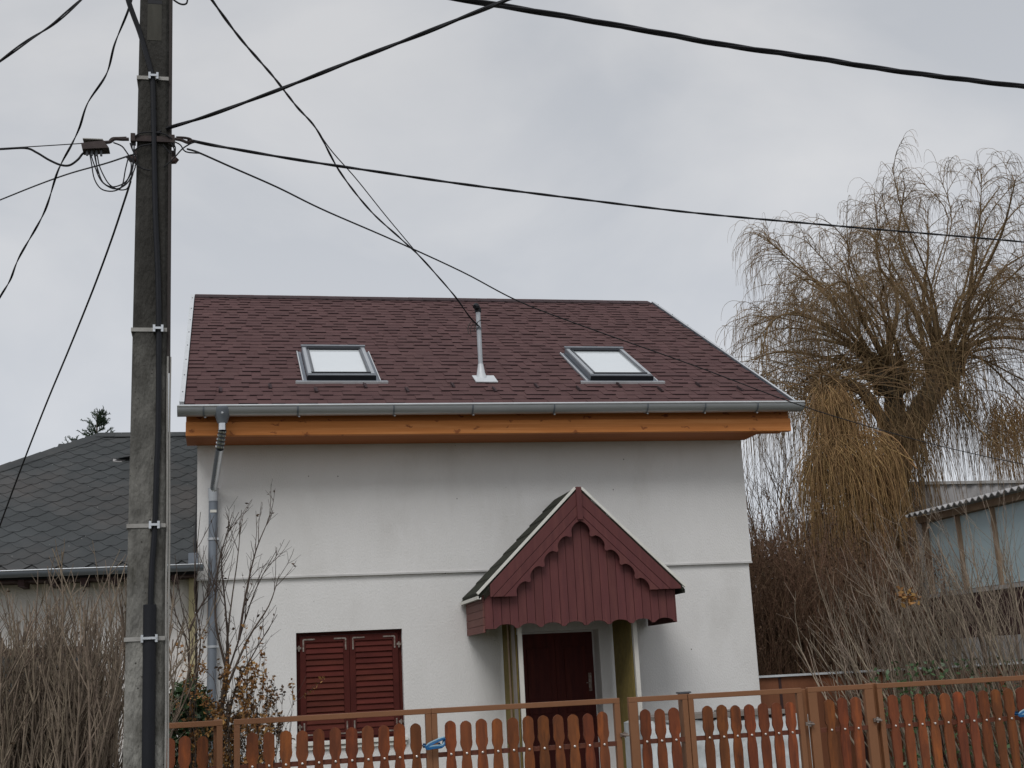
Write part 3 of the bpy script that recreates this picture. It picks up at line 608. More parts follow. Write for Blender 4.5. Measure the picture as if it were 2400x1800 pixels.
fc = [(0, 1, 2, 3, 4, 5), (11, 10, 9, 8, 7, 6)]+[(i, 6+i, 6+(i+1) % 6, (i+1) % 6) for i in range(6)]
hm.add([(x, v*nc-w*ns_, v*ns_+w*nc) for x, v, w in top+bot], fc); hme = hm.mesh('hex_shingle', 'hex')
hst = MB(); hc = 0
sheet = MB()
for r in range(int(VN/hxe)):
    v = r*hxe-.02; x = NXR+.02-(hxw/2 if r % 2 else 0)
    while x > hip(v)-.15:
        if x > -3.2 and hc < 299 and x+hxw*.5 < NXR and x-hxw*.5 > hip(v+.1):
            o = link('hex_shingle', hme, nroof); o.location = NP(x, v, .004+random.uniform(0, .003)); hc += 1
        else: hst.add([NP(min(max(x+a, hip(min(v+b, VN))+.02), NXR-.005), min(v+b, VN), c+.005) for a, b, c in top+bot], fc)
        x -= hxw
tag(hst.build('far_hex_shingles', 'hex', nroof), kind='stuff')
sh2 = MB(); sh2.add([NP(lx, -.06, .001), NP(NXR, -.06, .001), NP(NXR, VN, .001), NP(rx, VN, .001)], [(0, 1, 2, 3)]); sh2.build('felt_layer', 'hex', nroof)
# ridge and hip caps
def cap_row(a, b, w, nm, mt):
    a, b = Vector(a), Vector(b); d = b-a; n = max(2, int(d.length/.26)); d.normalize(); s = d.cross(Vector((0, 0, 1))).normalized(); u = s.cross(d)
    for k in range(n):
        p = a+(b-a)*(k/n); q = a+(b-a)*((k+1.05)/n); m = MB()
        for sg in (-1, 1):
            m.hexa([p+u*.015, q+u*.022, q+s*sg*w-u*w*.35, p+s*sg*w-u*w*.38], [p+u*.03, q+u*.037, q+s*sg*w-u*(w*.35-.015), p+s*sg*w-u*(w*.38-.015)])
        m.build(nm, mt, nroof)
cap_row((rx, ry, rz+.012), (NXR, ry, rz+.012), .13, 'ridge_cap', 'hex'); cap_row(NP(lx, 0, .012), (rx, ry, rz+.012), .17, 'hip_cap', 'hex')
lp = on_nb(285, 1082); q = MB(); q.hexa([NP(lp[0]-.10, lp[1]-.05, .06), NP(lp[0]+.16, lp[1]-.05, .11), NP(lp[0]+.2, lp[1]+.2, .03), NP(lp[0]-.02, lp[1]+.2, .03)], [NP(lp[0]-.10, lp[1]-.05, .066), NP(lp[0]+.16, lp[1]-.05, .116), NP(lp[0]+.2, lp[1]+.2, .036), NP(lp[0]-.02, lp[1]+.2, .036)])
o = q.build('lifted_shingle', 'hex', nroof); o['label'] = 'curled shingle lifting off the grey roof'
q = MB(); q.hexa([NP(lp[0]-.12, lp[1]-.06, .01), NP(lp[0]+.16, lp[1]-.06, .01), NP(lp[0]+.16, lp[1]+.02, .01), NP(lp[0]-.12, lp[1]+.02, .01)], [NP(lp[0]-.12, lp[1]-.06, .035), NP(lp[0]-.05, lp[1]-.06, .02), NP(lp[0]-.05, lp[1]+.02, .03), NP(lp[0]-.12, lp[1]+.02, .04)]); q.build('exposed_felt', 'shed_roof', nroof)
# flashing against the main house
q = MB(); q.hexa([NP(-.36, .0, .0), NP(-.335, .0, .0), NP(-.335, VN, .0), NP(-.36, VN, .0)], [NP(-.36, .0, .06), NP(-.335, .0, .06), NP(-.335, VN, .06), NP(-.36, VN, .06)]); q.build('side_flashing', 'hexback', nroof)
nw = MB(); walled(nw, NXL, XL-.03, 0, 3.08, .12, .4, [(-4.2, -1.62, 1.0, 2.30)]); nw.box(NXL, NXL+.3, .4, 8, 0, 3.08); nw.box(NXL, XL-.03, 8, 8.3, 0, 3.08); nw.build('wall', 'plaster_nb', nbh)
MB().box(XL-.10, XL-.02, .03, .12, 0, 3.1).build('yellowed_corner', 'yellowed', nbh)
MB().box(NXL, XL-.03, -.36, .12, 3.085, 3.12).build('eaves_board', 'shed_dark', nbh)
ngx0, ngx1 = NXL, -.235
ng = halfround(ngx0, ngx1, -.50, 3.165, .075, z1=3.205).build('gutter', 'zinc_dull', nbh, smooth=True)
q = MB(); q.tube([(ngx0, -.575, 3.168), (ngx1, -.575, 3.208)], .009, 6); q.build('rolled_rim', 'zinc', ng)
c = MB(); a = [PI+PI*i/12 for i in range(13)]; c.prism([(ngx1-.004, -.50+.075*math.cos(t), 3.205+.075*math.sin(t)) for t in a], (.005, 0, 0)); c.build('gutter_end_cap', 'zinc_dull', ng)
MB().box(-.42, -.30, -.47, -.30, 3.20, 3.36).build('corner_flashing', 'zinc_dull', nbh)
for k in range(18):
    MB().box(-.62-k*.36, -.55-k*.36, -.40, .10, 3.02, 3.10).build('rafter_end', 'shed_dark', nbh)
nwf = MB(); nwf.box(-4.2, -1.62, .16, .22, 2.22, 2.30); nwf.box(-1.70, -1.62, .16, .22, 1.0, 2.22); nwf.box(-3.0, -2.92, .16, .22, 1.0, 2.22); nwf.box(-4.2, -4.12, .16, .22, 1.0, 2.22); nwf.box(-4.12, -1.7, .16, .22, 1.0, 1.06)
nwi = nwf.build('window', 'nbframe', nbh)
MB().box(-4.12, -3.0, .2, .21, 1.06, 2.22).build('pane', 'glass_dark', nwi); MB().box(-2.92, -1.70, .2, .21, 1.06, 2.22).build('pane', 'glass_dark', nwi)
MB().box(-4.25, -1.58, .02, .2, .93, .985).build('window_sill', 'white_trim', nwi)

# ------------------------------------------------------------------ boundary wall, shed, wrapped stack
bwl = MB().box(7.22, 13.2, .3, .36, 0, 1.47).build('boundary_wall', 'wall_brown')
tag(bwl, 'brown board boundary wall joining the right corner of the white house', 'wall')
MB().box(7.22, 13.2, .25, .41, 1.472, 1.50).build('wall_coping', 'white_metal', bwl)
for k in range(5): MB().box(7.6+k*1.2, 7.64+k*1.2, .29, .30, 0, 1.46).build('board_joint', 'shed_dark', bwl)

SX = 11.72
shed = empty('shed', (SX, -1, 0), 'glazed outbuilding with corrugated grey roof behind the shrubs at right', 'shed')
y0s, y1s = -5.0, 3.1
MB().box(SX, SX+.2, y0s, y1s, 0, 2.62).build('lower_wall', 'shed_dark', shed)
MB().box(SX-.06, SX-.004, y0s, y1s+.02, 0, 1.9).build('plinth_wall', 'shed_wall', shed)
MB().box(SX+.01, SX+.2, y1s-.15, y1s, 2.62, 3.99).build('corner_post', 'shed_post', shed)
yy = y1s-.15; k = 0
for k in range(8):
    ya = y1s-.15-k*1.0; 
    MB().box(SX+.05, SX+.06, ya-.93, ya, 2.68, 3.86).build('glass_pane', 'shed_glass', shed)
    MB().box(SX-.0, SX+.1, ya-1.0, ya-.93, 2.62, 3.9).build('mullion', 'shed_post', shed)
MB().box(SX-.02, SX+.12, y0s, y1s, 2.60, 2.66).build('sill_beam', 'shed_wall', shed)
MB().box(SX-.06, SX+.12, y0s, y1s, 3.87, 3.98).build('eaves_beam', 'shed_post', shed)
MB().box(SX, SX+5, y1s, y1s+.15, 0, 3.95).build('end_wall', 'shed_wall', shed)
cm = MB(); nyy = 220; thk = .012
prf = [(y0s-.1+(y1s-y0s+.2)*i/nyy) for i in range(nyy+1)]
wv = lambda y: .03*math.sin(2*PI*y/.177)
vs = []
for y in prf: vs += [(SX-.22, y, 4.02+wv(y)), (SX+4.2, y, 4.75+wv(y)), (SX-.22, y, 4.005+wv(y)), (SX+4.2, y, 4.735+wv(y))]
fs = []
for i in range(nyy): a = i*4; b = a+4; fs += [(a, b, b+1, a+1), (a+2, a+3, b+3, b+2), (a, a+2, b+2, b)]
cm.add(vs, fs); cm.build('corrugated_roof', 'shed_roof', shed)
# taller grey gable block behind the shed
blk = empty('grey_outbuilding', (15, 8, 0), 'taller grey sheet-clad outbuilding behind the glazed shed', 'shed')
pA = at(2133, 1138, 6.0); 
MB().box(pA[0], pA[0]+9, 6, 11, 0, pA[2]-.1).build('wall', 'shed_wall', blk)
mbq = MB(); vs = []; fs = []; nn = 150
for i in range(nn+1):
    x = pA[0]-.05+9.2*i/nn; w = .025*math.sin(2*PI*x/.25); vs += [(x, 5.93+w, pA[2]-1.5), (x, 5.96+w, pA[2])]
for i in range(nn): fs.append((2*i, 2*i+2, 2*i+3, 2*i+1))
mbq.add(vs, fs); mbq.build('corrugated_cladding', 'shed_roof', blk)
MB().box(pA[0]-.06, pA[0]+9.2, 5.9, 6.1, pA[2], pA[2]+.06).build('top_rail', 'shed_wall', blk)

stk = MB(); gx, gzn = 24, 10
X0, X1, YS, Z1 = at(1515, 1700, -2)[0], 7.05, -2.0, 1.04
def wr(x, z, k): return .03*math.sin(x*9+k)+.02*math.sin(x*23+z*7+k)+.015*math.sin(z*19+x*5)
vs = [(X0+(X1-X0)*i/gx, YS+wr(X0+(X1-X0)*i/gx, Z1*j/gzn, 1), Z1*j/gzn+(.03*math.sin(i*1.3) if j == gzn else 0)) for j in range(gzn+1) for i in range(gx+1)]
vs += [(x, YS+.9, z) for x, y, z in vs]; n1_ = (gx+1)*(gzn+1)
fs = [(j*(gx+1)+i, j*(gx+1)+i+1, (j+1)*(gx+1)+i+1, (j+1)*(gx+1)+i) for j in range(gzn) for i in range(gx)]; fs += [tuple(k+n1_ for k in f[::-1]) for f in fs]
for i in range(gx): a = gzn*(gx+1)+i; fs.append((a, a+1, a+1+n1_, a+n1_))
for j in range(gzn): a = j*(gx+1); fs.append((a, a+gx+1, a+gx+1+n1_, a+n1_)); a += gx; fs.append((a, a+n1_, a+n1_+gx+1, a+gx+1))
stk.add(vs, fs); so_ = stk.build('wrapped_stack', 'wrap', smooth=True); tag(so_, 'low stack of building material under grey white plastic sheeting behind the fence', 'stack')
for k in range(5): MB().box(X0+.1+k*.36, X0+.38+k*.36, YS-.02, YS+.85, Z1+.03, Z1+.075+.01*(k % 2)).build('timber_board', 'wood_grey', so_)

# ------------------------------------------------------------------ fence and gates
FY = -8.0; FT = 1.495; FTUBE = .04
def fx(px, py=1700): return at(px, py, FY)[0]
# picket profile (half width by height below the top)
PH = [(0.000, .006), (.006, .018), (.016, .031), (.032, .0375), (.12, .038), (.145, .041), (.165, .038), (.19, .028), (.215, .0262), (.245, .029), (.275, .0335), (.31, .0355), (.38, .034), (.5, .030), (.62, .0285), (.78, .030), (.92, .0345), (1.0, .0355), (1.03, .029), (1.08, .0262), (1.12, .031), (1.15, .036), (1.25, .0345)]
pts = [(h, -z) for z, h in PH]+[(-h, -z) for z, h in PH[::-1]]
pk = MB(); pk.prism([(x, -.009, z) for x, z in pts], (0, .018, 0)); pme = pk.mesh('picket', 'picket')
bm_ = MB(); bm_.tube([(0, -.010, 0), (0, -.016, 0), (0, -.019, 0)], [.0085, .0075, .003], 8); bme = bm_.mesh('bolt', 'bolt', smooth=True)
def bay(name, label, cat, xa, xb, picks, group, top=True, lstile=FTUBE, rstile=FTUBE):
    t = empty(name, ((xa+xb)/2, FY, .07), label, cat, group)
    if top:
        MB().box(xa, xb, FY, FY+.04, FT-.036, FT).build('top_rail', 'frame', t, bevel=.003)
    zt = FT-.036 if top else FT
    if lstile: MB().box(xa, xa+lstile, FY+.0015, FY+.0415, .1, zt).build('stile', 'frame', t, bevel=.003)
    if rstile: MB().box(xb-rstile, xb, FY+.0015, FY+.0415, .1, zt).build('stile', 'frame', t, bevel=.003)
    for z in (1.185, .30): MB().box(xa+lstile, xb-rstile, FY+.01, FY+.035, z-.016, z+.016).build('cross_rail', 'rail', t)
    MB().box(xa+lstile, xb-rstile, FY, FY+.04, .1, .135).build('bottom_rail', 'frame', t)
    for x in picks:
        o = link('picket', pme, t); dz = random.uniform(-.006, .004); rt = random.uniform(-.012, .012)
        o.matrix_basis = Matrix.Translation((x, FY-.002, 1.405+dz)) @ Matrix.Rotation(rt, 4, 'Y') @ Matrix.Diagonal((random.uniform(.96, 1.05), 1, 1, 1))
        o.matrix_parent_inverse = Matrix.Translation(-Vector(t.location))
        for zb in (1.186, .30):
            b = bpy.data.objects.new('bolt', bme); COL.objects.link(b); b.parent = o; b.location = (0, 0, zb-1.405-dz)
    return t
def bx_(l, y=1720): return [at(p, y, FY)[0] for p in l]
GP = 'picket panels of the brown street fence'
A_x = [fx(397, 1740)-.109]+bx_([397, 433, 475], 1760)
bay('picket_fence', 'fixed picket fence panel behind and beside the concrete pole', 'fence panel', A_x[0]-.1, fx(522, 1700), A_x, GP)
bay('gate_leaf', 'left gate leaf of the double gate below the shuttered window', 'gate', fx(548), fx(1011, 1680), bx_([592], 1790)+bx_([630.6, 670.5, 709, 747.8, 786.6, 825, 863, 901, 938, 976], 1780), 'gate leaves of the picket fence')
bay('gate_leaf', 'right gate leaf of the double gate, in front of the maroon front door', 'gate', fx(1011.5, 1680), fx(1453, 1650), bx_([1057, 1093.6, 1130, 1167, 1204, 1240, 1276, 1310.7, 1346, 1381, 1415.6], 1750), 'gate leaves of the picket fence')
bay('picket_fence', 'narrow picket panel with three pickets between the lock post and capped post', 'fence panel', fx(1474, 1650), fx(1612, 1640), bx_([1516, 1550, 1583], 1735), GP, lstile=.065)
bay('picket_fence', 'picket panel in front of the plastic wrapped stack and right house corner', 'fence panel', fx(1613.5, 1640), fx(1880, 1625), bx_([1661.6, 1695.5, 1727.5, 1760, 1792.6, 1824.4, 1856.7], 1718), GP)
bay('gate_leaf', 'small garden gate with three pickets in front of the brown board wall', 'gate', fx(1893.5, 1620), fx(2046, 1610), bx_([1947.8, 1979, 2010.7], 1705), 'gate leaves of the picket fence', lstile=.07, rstile=.07)
G_x = bx_([2097, 2128.5, 2159, 2189.8, 2220.4, 2250.8, 2280.9, 2310.7, 2340.5, 2370.4], 1690)
bay('gate_leaf', 'long rightmost gate leaf below the grey shrub with blue strap', 'gate', fx(2055, 1605), G_x[-1]+.109*1+.085, G_x+[G_x[-1]+.109], 'gate leaves of the picket fence')
xh = G_x[-1]+.109+.09; H_x = [xh+.1+.109*k for k in range(10)]
bay('picket_fence', 'picket panel at the far right edge beyond the blue strap', 'fence panel', xh, xh+1.3, H_x, GP)
lq = fx(1462, 1722)
def post(px, py, w, label, cap=False, zt=FT+.005):
    x = fx(px, py); p = MB().box(x-w/2, x+w/2, FY+.045, FY+.045+w, 0, zt).build('fence_post', 'frame', bevel=.004); tag(p, label, 'post', 'steel posts of the street fence')
    if cap: MB().box(x-w/2-.008, x+w/2+.008, FY+.037, FY+.053+w, zt, zt+.012).build('post_cap', 'anthracite', p)
    return p
post(511, 1700, .06, 'steel fence post left of the double gate')
post(1449, 1660, .035, 'thin lock post right of the double gate', zt=FT-.04)
post(1612, 1640, .07, 'steel fence post with dark cap, in front of the white wall', True)
post(1887, 1625, .05, 'steel post left of the small garden gate', zt=FT-.01)
post(2052, 1610, .06, 'steel post right of the small garden gate')
def latch(px, py, label):
    p = at(px, py, FY-.0); q = MB(); q.box(p[0]-.028, p[0]+.028, FY-.02, FY-.004, p[2]-.012, p[2]+.012); q.tube([(p[0]-.02, FY-.025, p[2]), (p[0]+.03, FY-.03, p[2]-.006)], .007, 6); q.tube([(p[0]+.0, FY-.02, p[2]-.02), (p[0]+.0, FY-.02, p[2]+.02)], .009, 6)
    o = q.build('gate_latch', 'hinge'); tag(o, label, 'latch', 'gate latches on the picket fence')
latch(1462, 1722, 'steel latch at the lock post right of the double gate'); latch(1896, 1696, 'steel latch on the left stile of the small garden gate'); latch(2054, 1687, 'steel latch right of the small garden gate')
def strap(px, py, label):
    c = at(px, py, FY-.03); o = None
    for k, (m, dz, sc) in enumerate((('strap', 0, 1.0), ('strap_pale', .010, .93), ('strap', -.006, .86))):
        P = [(c[0]-.062*sc, FY-.05, c[2]-.028+dz), (c[0]-.052*sc, FY-.055, c[2]-.010+dz), (c[0]+.0, FY-.06, c[2]+.012+dz), (c[0]+.066*sc, FY-.05, c[2]+.030+dz), (c[0]+.070*sc, FY-.03, c[2]+.012+dz), (c[0]+.06*sc, FY-.045, c[2]-.02+dz), (c[0]+.0, FY-.062, c[2]-.022+dz), (c[0]-.062*sc, FY-.05, c[2]-.028+dz)]
        q = MB(); q.tube(spline(P, 30), .0055, 6); b = q.build('strap' if k else 'blue_strap', m, o, smooth=True)
        if k == 0: o = b
    r = MB(); r.box(c[0]-.06, c[0]+.06, FY+.09, FY+.10, c[2]-.03, c[2]+.0); r.build('strap_back', 'strap', o)
    for sx in (-.062, .065): 
        r = MB(); r.tube([(c[0]+sx, FY-.05, c[2]-.01), (c[0]+sx, FY+.095, c[2]-.015)], .006, 6); r.build('strap_side', 'strap', o)
    tag(o, label, 'strap')
strap(1018, 1743, 'blue strap tying the two leaves of the double gate together')
strap(2400, 1668, 'blue strap at the right edge of the photo tying the last gate leaf')

# ------------------------------------------------------------------ utility pole
PY = -9.1
pole = empty('utility_pole', (-.44, PY+.1, 0), 'weathered square concrete utility pole with black cable guard', 'pole')
pm = MB(); zs = [0, .5, 1.3, 2, 3.5, 5, 6.1, 7.6, 9.0]
cxp = lambda z: -.4405+(-.4325+.4405)*(z-1.28)/4.8
wp = lambda z: .232-(.232-.188)*(z-1.28)/4.8
rings = []
for z in zs:
    w = wp(z)/2; c = .02; x = cxp(z); y = PY+w
    rings.append([(x-w+c, y-w, z), (x+w-c*1.2, y-w, z), (x+w, y-w+c*1.6, z), (x+w, y+w-c, z), (x+w-c, y+w, z), (x-w+c, y+w, z), (x-w, y+w-c, z), (x-w, y-w+c, z)])
pm.add([p for r in rings for p in r], [(i*8+j, i*8+(j+1) % 8, (i+1)*8+(j+1) % 8, (i+1)*8+j) for i in range(len(zs)-1) for j in range(8)]+[tuple(range(8))[::-1], tuple(len(zs)*8-8+j for j in range(8))])
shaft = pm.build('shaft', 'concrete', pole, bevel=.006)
yf = lambda z: PY-.0
def pz(px, py): p = at(px, py, PY-.02); return (p[0], PY-.02, p[2])
# black cable down the face, guard at the bottom
cbl = MB(); P = [at(268, -120, PY-.06), at(298, -8, PY-.05), at(312, 34, PY-.035)]+[pz(x, y) for x, y in ((327, 74), (341, 120), (354, 168), (358, 195), (361, 330), (364, 500), (370, 640), (372, 775), (371, 1000), (367, 1100), (363, 1235), (356, 1330), (353, 1420))]
cbl.tube(spline(P, 50), .0165, 8); cbl.build('riser_cable', 'black', pole, smooth=True)
gd = MB(); a, b = pz(351, 1417), pz(349, 1830); gd.tube([a, (b[0], PY-.025, 0.0)], .037, 12); gd.build('cable_guard', 'black', pole, smooth=True)
for (py, dz) in ((183, 0), (773, 0), (1232, 0), (1497, .012)):
    zc = at(350, py, PY)[2]; w = wp(zc)/2; x = cxp(zc); q = MB()
    q.box(x-w-.008, x+w-.004, PY-.006, PY-.0, zc-.012, zc+.012); q.box(x-w-.008, x-w-.002, PY-.0, PY+2*w, zc-.012, zc+.012); q.box(x+w+.002, x+w+.008, PY+.03, PY+2*w, zc-.012, zc+.012); q.box(x-w-.008, x+w+.008, PY+2*w+.002, PY+2*w+.008, zc-.012, zc+.012)
    bnd = q.build('steel_band', 'conduit', pole)
    cx = pz(360 if py == 183 else 371 if py == 773 else 362 if py == 1232 else 350, py)[0]; r = .024 if py != 1497 else .04
    q = MB()
    for s in (-1, 1): q.box(cx+s*r-.007, cx+s*r+.007, PY-.045, PY-.006, zc-.022, zc+.022)
    q.box(cx-r, cx+r, PY-.066 if py == 1497 else PY-.048, PY-.060 if py == 1497 else PY-.040, zc-.006, zc+.008); q.build('band_clip', 'chrome', bnd)
# thin pale conduits on the right edge
for dx, dyp in ((.002, .0), (.015, .010)):
    q = MB(); P = []
    for z in np.linspace(3.7, 0, 24): P.append((cxp(z)+wp(z)/2+.0+dx+.002*math.sin(z*5+dx*90), PY+.02+dyp, z))
    q.tube(P, .0065, 6); q.build('pale_conduit', 'conduit', pole, smooth=True)
q = MB(); P = [(cxp(z)+wp(z)/2+.006, PY+.03, z) for z in np.linspace(8.5, 3.6, 16)]; q.tube(P, .012, 6); q.build('side_cable', 'cable_grey', pole, smooth=True)
# bracket with hooks
zc = at(350, 328, PY)[2]; w = wp(zc)/2; x = cxp(zc)
q = MB(); q.box(x-w-.035, x+w+.035, PY-.022, PY-.004, zc-.018, zc+.02)
for s in (-1, 1): q.box(x+s*(w+.022)-.014, x+s*(w+.022)+.014, PY-.03, PY+.05, zc-.022, zc+.03)
MB().box(x-w-.035, x+w+.035, PY+2*w+.004, PY+2*w+.02, zc-.018, zc+.02).build('rear_bracket', 'rust', pole)
brk = q.build('clamp_bracket', 'rust', pole)
for s in (-1, 1):
    q = MB(); q.tube([(x+s*(w-.0), PY+.05, zc-.115), (x+s*(w+.035), PY+.04, zc-.115), (x+s*(w+.05), PY+.035, zc-.10)], [.022, .024, .018], 10); q.build('insulator', 'porcelain', pole, smooth=True)
# cable loops lashed around the pole
def pw(name, pix, r, mt='cable', parent=None, n=40, y=PY-.03):
    q = MB(); P = []
    for t in pix: P.append(at(t[0], t[1], t[2] if len(t) > 2 else y))
    q.tube(spline(P, n), r, 6); return q.build(name, mt, parent, smooth=True)
C7 = lambda x, y: (190+x/7.135, 250+y/7.135)
for pts in ([(900, 500), (1000, 440), (1200, 430), (1400, 460), (1520, 540)], [(880, 740), (1000, 660), (1180, 625)], [(1370, 640), (1440, 720), (1500, 790)], [(540, 600), (680, 660), (760, 760), (850, 890), (930, 970), (1040, 1040), (1160, 1065)],
            [(1380, 1010), (1480, 930), (1580, 830), (1700, 700), (1850, 610), (1960, 590)], [(1570, 590), (1660, 640), (1720, 730), (1800, 765), (2000, 780)], [(1530, 600), (1575, 680), (1570, 770)], [(1500, 610), (1550, 690), (1560, 770)],
            [(820, 610), (850, 700), (900, 800), (940, 850)], [(890, 610), (880, 800), (860, 1000), (840, 1200)], [(850, 610), (860, 720), (920, 830), (940, 900), (900, 1000)]):
    pw('bridging_wire', [C7(*p) for p in pts], .0045, parent=pole, n=24)
for pts in ([(140, 760), (175, 950), (220, 1200), (330, 1370), (500, 1415), (650, 1370), (760, 1250), (830, 1080), (830, 920), (750, 840)], [(150, 760), (230, 1000), (330, 1230), (480, 1350), (620, 1370), (760, 1290), (850, 1150), (910, 1000)],
            [(210, 760), (280, 1050), (370, 1270), (520, 1340), (680, 1300), (790, 1200), (870, 1000), (880, 740)], [(265, 760), (310, 1000), (440, 1260), (560, 1360), (640, 1370), (700, 1280), (740, 1060), (790, 850)], [(230, 760), (270, 1040), (300, 1180), (420, 1310), (600, 1380), (720, 1390), (790, 1340), (870, 1120)]):
    pw('hanging_loop', [C7(*p) for p in pts], .0042, parent=pole, n=40)
# splice box
c = at(*C7(240, 660), PY-.03); q = MB(); q.hexa([(c[0]-.075, PY-.06, c[2]-.035), (c[0]+.085, PY-.06, c[2]-.02), (c[0]+.085, PY+.04, c[2]-.02), (c[0]-.075, PY+.04, c[2]-.035)], [(c[0]-.085, PY-.05, c[2]+.01), (c[0]+.05, PY-.05, c[2]+.035), (c[0]+.05, PY+.03, c[2]+.035), (c[0]-.085, PY+.03, c[2]+.01)])
spb = q.build('splice_box', 'rust', pole, bevel=.003)
q = MB(); q.box(c[0]-.075, c[0]+.045, PY-.05, PY+.03, c[2]+.037, c[2]+.043); q.build('box_lid', 'conduit', spb)
for k in range(4): q = MB(); q.tube([(c[0]-.05+k*.028, PY-.03, c[2]-.02), (c[0]-.048+k*.028, PY-.03, c[2]-.065)], .008, 6); q.build('cable_gland', 'anthracite', spb)
pw('tension_clamp', [C7(*p) for p in [(360, 600), (480, 590), (560, 540), (680, 545), (800, 545)]], .011, 'rust', pole, 14)
pw('tension_clamp', [C7(*p) for p in [(480, 570), (530, 530), (640, 525), (760, 520)]], .008, 'rust', pole, 14)
pw('tension_clamp', [C7(*p) for p in [(1570, 540), (1680, 560), (1780, 600), (1840, 580)]], .010, 'rust', pole, 14)
pw('tension_clamp', [C7(*p) for p in [(1590, 515), (1720, 520), (1820, 540), (1860, 580)]], .008, 'rust', pole, 14)
pw('top_wire_loop', [(398, -10), (410, 2), (425, 10), (437, 8), (440, -6)], .006, parent=pole, n=16)
q = MB(); q.box(cxp(6.1)-.045, cxp(6.1)+.045, PY-.003, PY+.01, 6.06, 6.085); q.build('dark_recess', 'black', pole)
q = MB(); q.box(cxp(6.)-.045, cxp(6.)+.045, PY-.0025, PY+.01, 5.80, 6.058); q.build('pale_patch', 'patch', pole)

# ------------------------------------------------------------------ overhead cables
K = 2400/2212
def cable(label, pix, r, twist=0, mt='cable', full=True, n=90, y=PY, strands=2, pitch=.35):
    P = []
    for t in pix:
        px, py = (t[0]*K, t[1]*K) if full else t[:2]
        P.append(at(px, py, t[2] if len(t) > 2 else y))
    P = spline(P, n if not twist else n*4); o = None
    if not twist:
        q = MB(); q.tube(P, r, 6); o = q.build('overhead_cable', mt, smooth=True)
    else:
        P = [Vector(p) for p in P]; s = 0; offs = []
        for i, p in enumerate(P):
            if i: s += (p-P[i-1]).length
            d = (P[min(i+1, len(P)-1)]-P[max(i-1, 0)]).normalized(); a = d.cross(Vector((0, 0, 1))).normalized(); b = a.cross(d); ph = 2*PI*s/pitch; offs.append((a, b, ph))
        for k in range(strands):
            q = MB(); ww = 2*PI*k/strands
            q.tube([p+(a*math.cos(ph+ww)+b*math.sin(ph+ww))*twist for p, (a, b, ph) in zip(P, offs)], r, 5)
            b_ = q.build('overhead_cable' if o is None else 'cable_strand', mt, o, smooth=True); o = o or b_
    return tag(o, label, 'cable', 'overhead cables')
cable('thick twisted black cable bundle across the top right of the sky', [(880, -22, -10.5), (1000, -1, -10.5), (1200, 32, -10.5), (1400, 67, -10.4), (1570, 98, -10.3), (1750, 124, -10.2), (1920, 151, -10.1), (2100, 174, -10), (2212, 187, -10), (2400, 208, -10)], .0115, .0075, strands=3, n=90, pitch=1.1)
cable('black cable rising from the pole to the top centre of the sky', [(335, 290, PY-.02), (366, 276), (450, 250, -9.4), (600, 195, -9.8), (750, 136, -10.3), (900, 78, -10.8), (1000, 38, -11.1), (1110, -6, -11.5), (1250, -66, -12)], .009, .0035, strands=2, n=60, pitch=.9)
cable('black service cable from the pole sloping gently right to the willow', [(405, 302), (450, 312), (500, 321, -8.9), (640, 345, -8.6), (800, 369, -8.2), (1000, 398, -7.8), (1250, 430, -7.2), (1500, 460, -6.6), (1750, 483, -6), (1900, 496, -5.6), (2100, 513, -5.2), (2212, 523, -5), (2400, 542, -4.6)], .0085, .003, strands=2, n=80, pitch=.8)
cable('thin wire from the pole crossing low over the red roof to the willow', [(405, 322), (430, 330, -8.9), (500, 361, -8.5), (600, 405, -8), (700, 454, -7.4), (850, 519, -6.6), (1000, 588, -5.8), (1130, 655, -5), (1300, 719, -4), (1500, 790, -3), (1730, 876, -2), (1900, 928, -1), (2050, 968, 0), (2212, 1003, 1), (2400, 1036, 2)], .0065)
ym = .25
cable('twisted cable from the top of the sky down to the roof mast', [(440, -30, -7.9), (458, 0, -7.8), (520, 84, -7), (590, 165, -6), (640, 229, -5), (685, 281, -4.2), (735, 372, -3.2), (800, 455, -2.2), (865, 515, -1.4), (905, 552, -1), (945, 596, -.6), (985, 643, -.2), (1015, 685, .1), (1036, 706, .27)], .0085, .004, n=60, pitch=.9)
cable('slack second strand beside the roof mast cable', [(684, 280, -4.2), (718, 328, -3.5), (770, 387, -2.6), (830, 462, -1.9), (880, 522, -1.25), (906, 553, -1)], .007)
cable('twisted wire falling steeply left of the pole to the left edge', [(290, -20, -8.9), (275, 28, -8.9), (248, 95, -8.8), (230, 160, -8.7), (190, 222, -8.6), (172, 275, -8.5), (155, 312, -8.4), (125, 370, -8.2), (95, 460, -7.9), (42, 555, -7.5), (22, 605, -7.3), (0, 642, -7.1), (-40, 715, -6.8)], .0042, .0038, n=50, pitch=.5)
cable('twisted cable cutting the top left corner of the sky', [(195, -20, -9.5), (172, 2, -9.5), (115, 52, -9.5), (60, 88, -9.5), (0, 132, -9.5), (-60, 176, -9.5)], .0055, .0055, n=30, pitch=.7)
cable('dark wire from the pole down left across the grey roof edge', [(282, 392, PY), (270, 430, -8.9), (240, 520, -8.5), (200, 628, -8), (150, 752, -7.3), (100, 872, -6.6), (50, 1000, -6), (0, 1135, -5.4), (-40, 1250, -5)], .0068)
cable('black cable with a sagging bow entering the splice box', [(-60, 323), (0, 322), (55, 320), (80, 330), (105, 345), (130, 356), (150, 357), (168, 345), (180, 331), (197, 323)], .007)
cable('thin messenger wire running left from the splice box', [(-60, 324), (55, 317.5), (120, 313.5), (190, 309)], .0032, n=20)
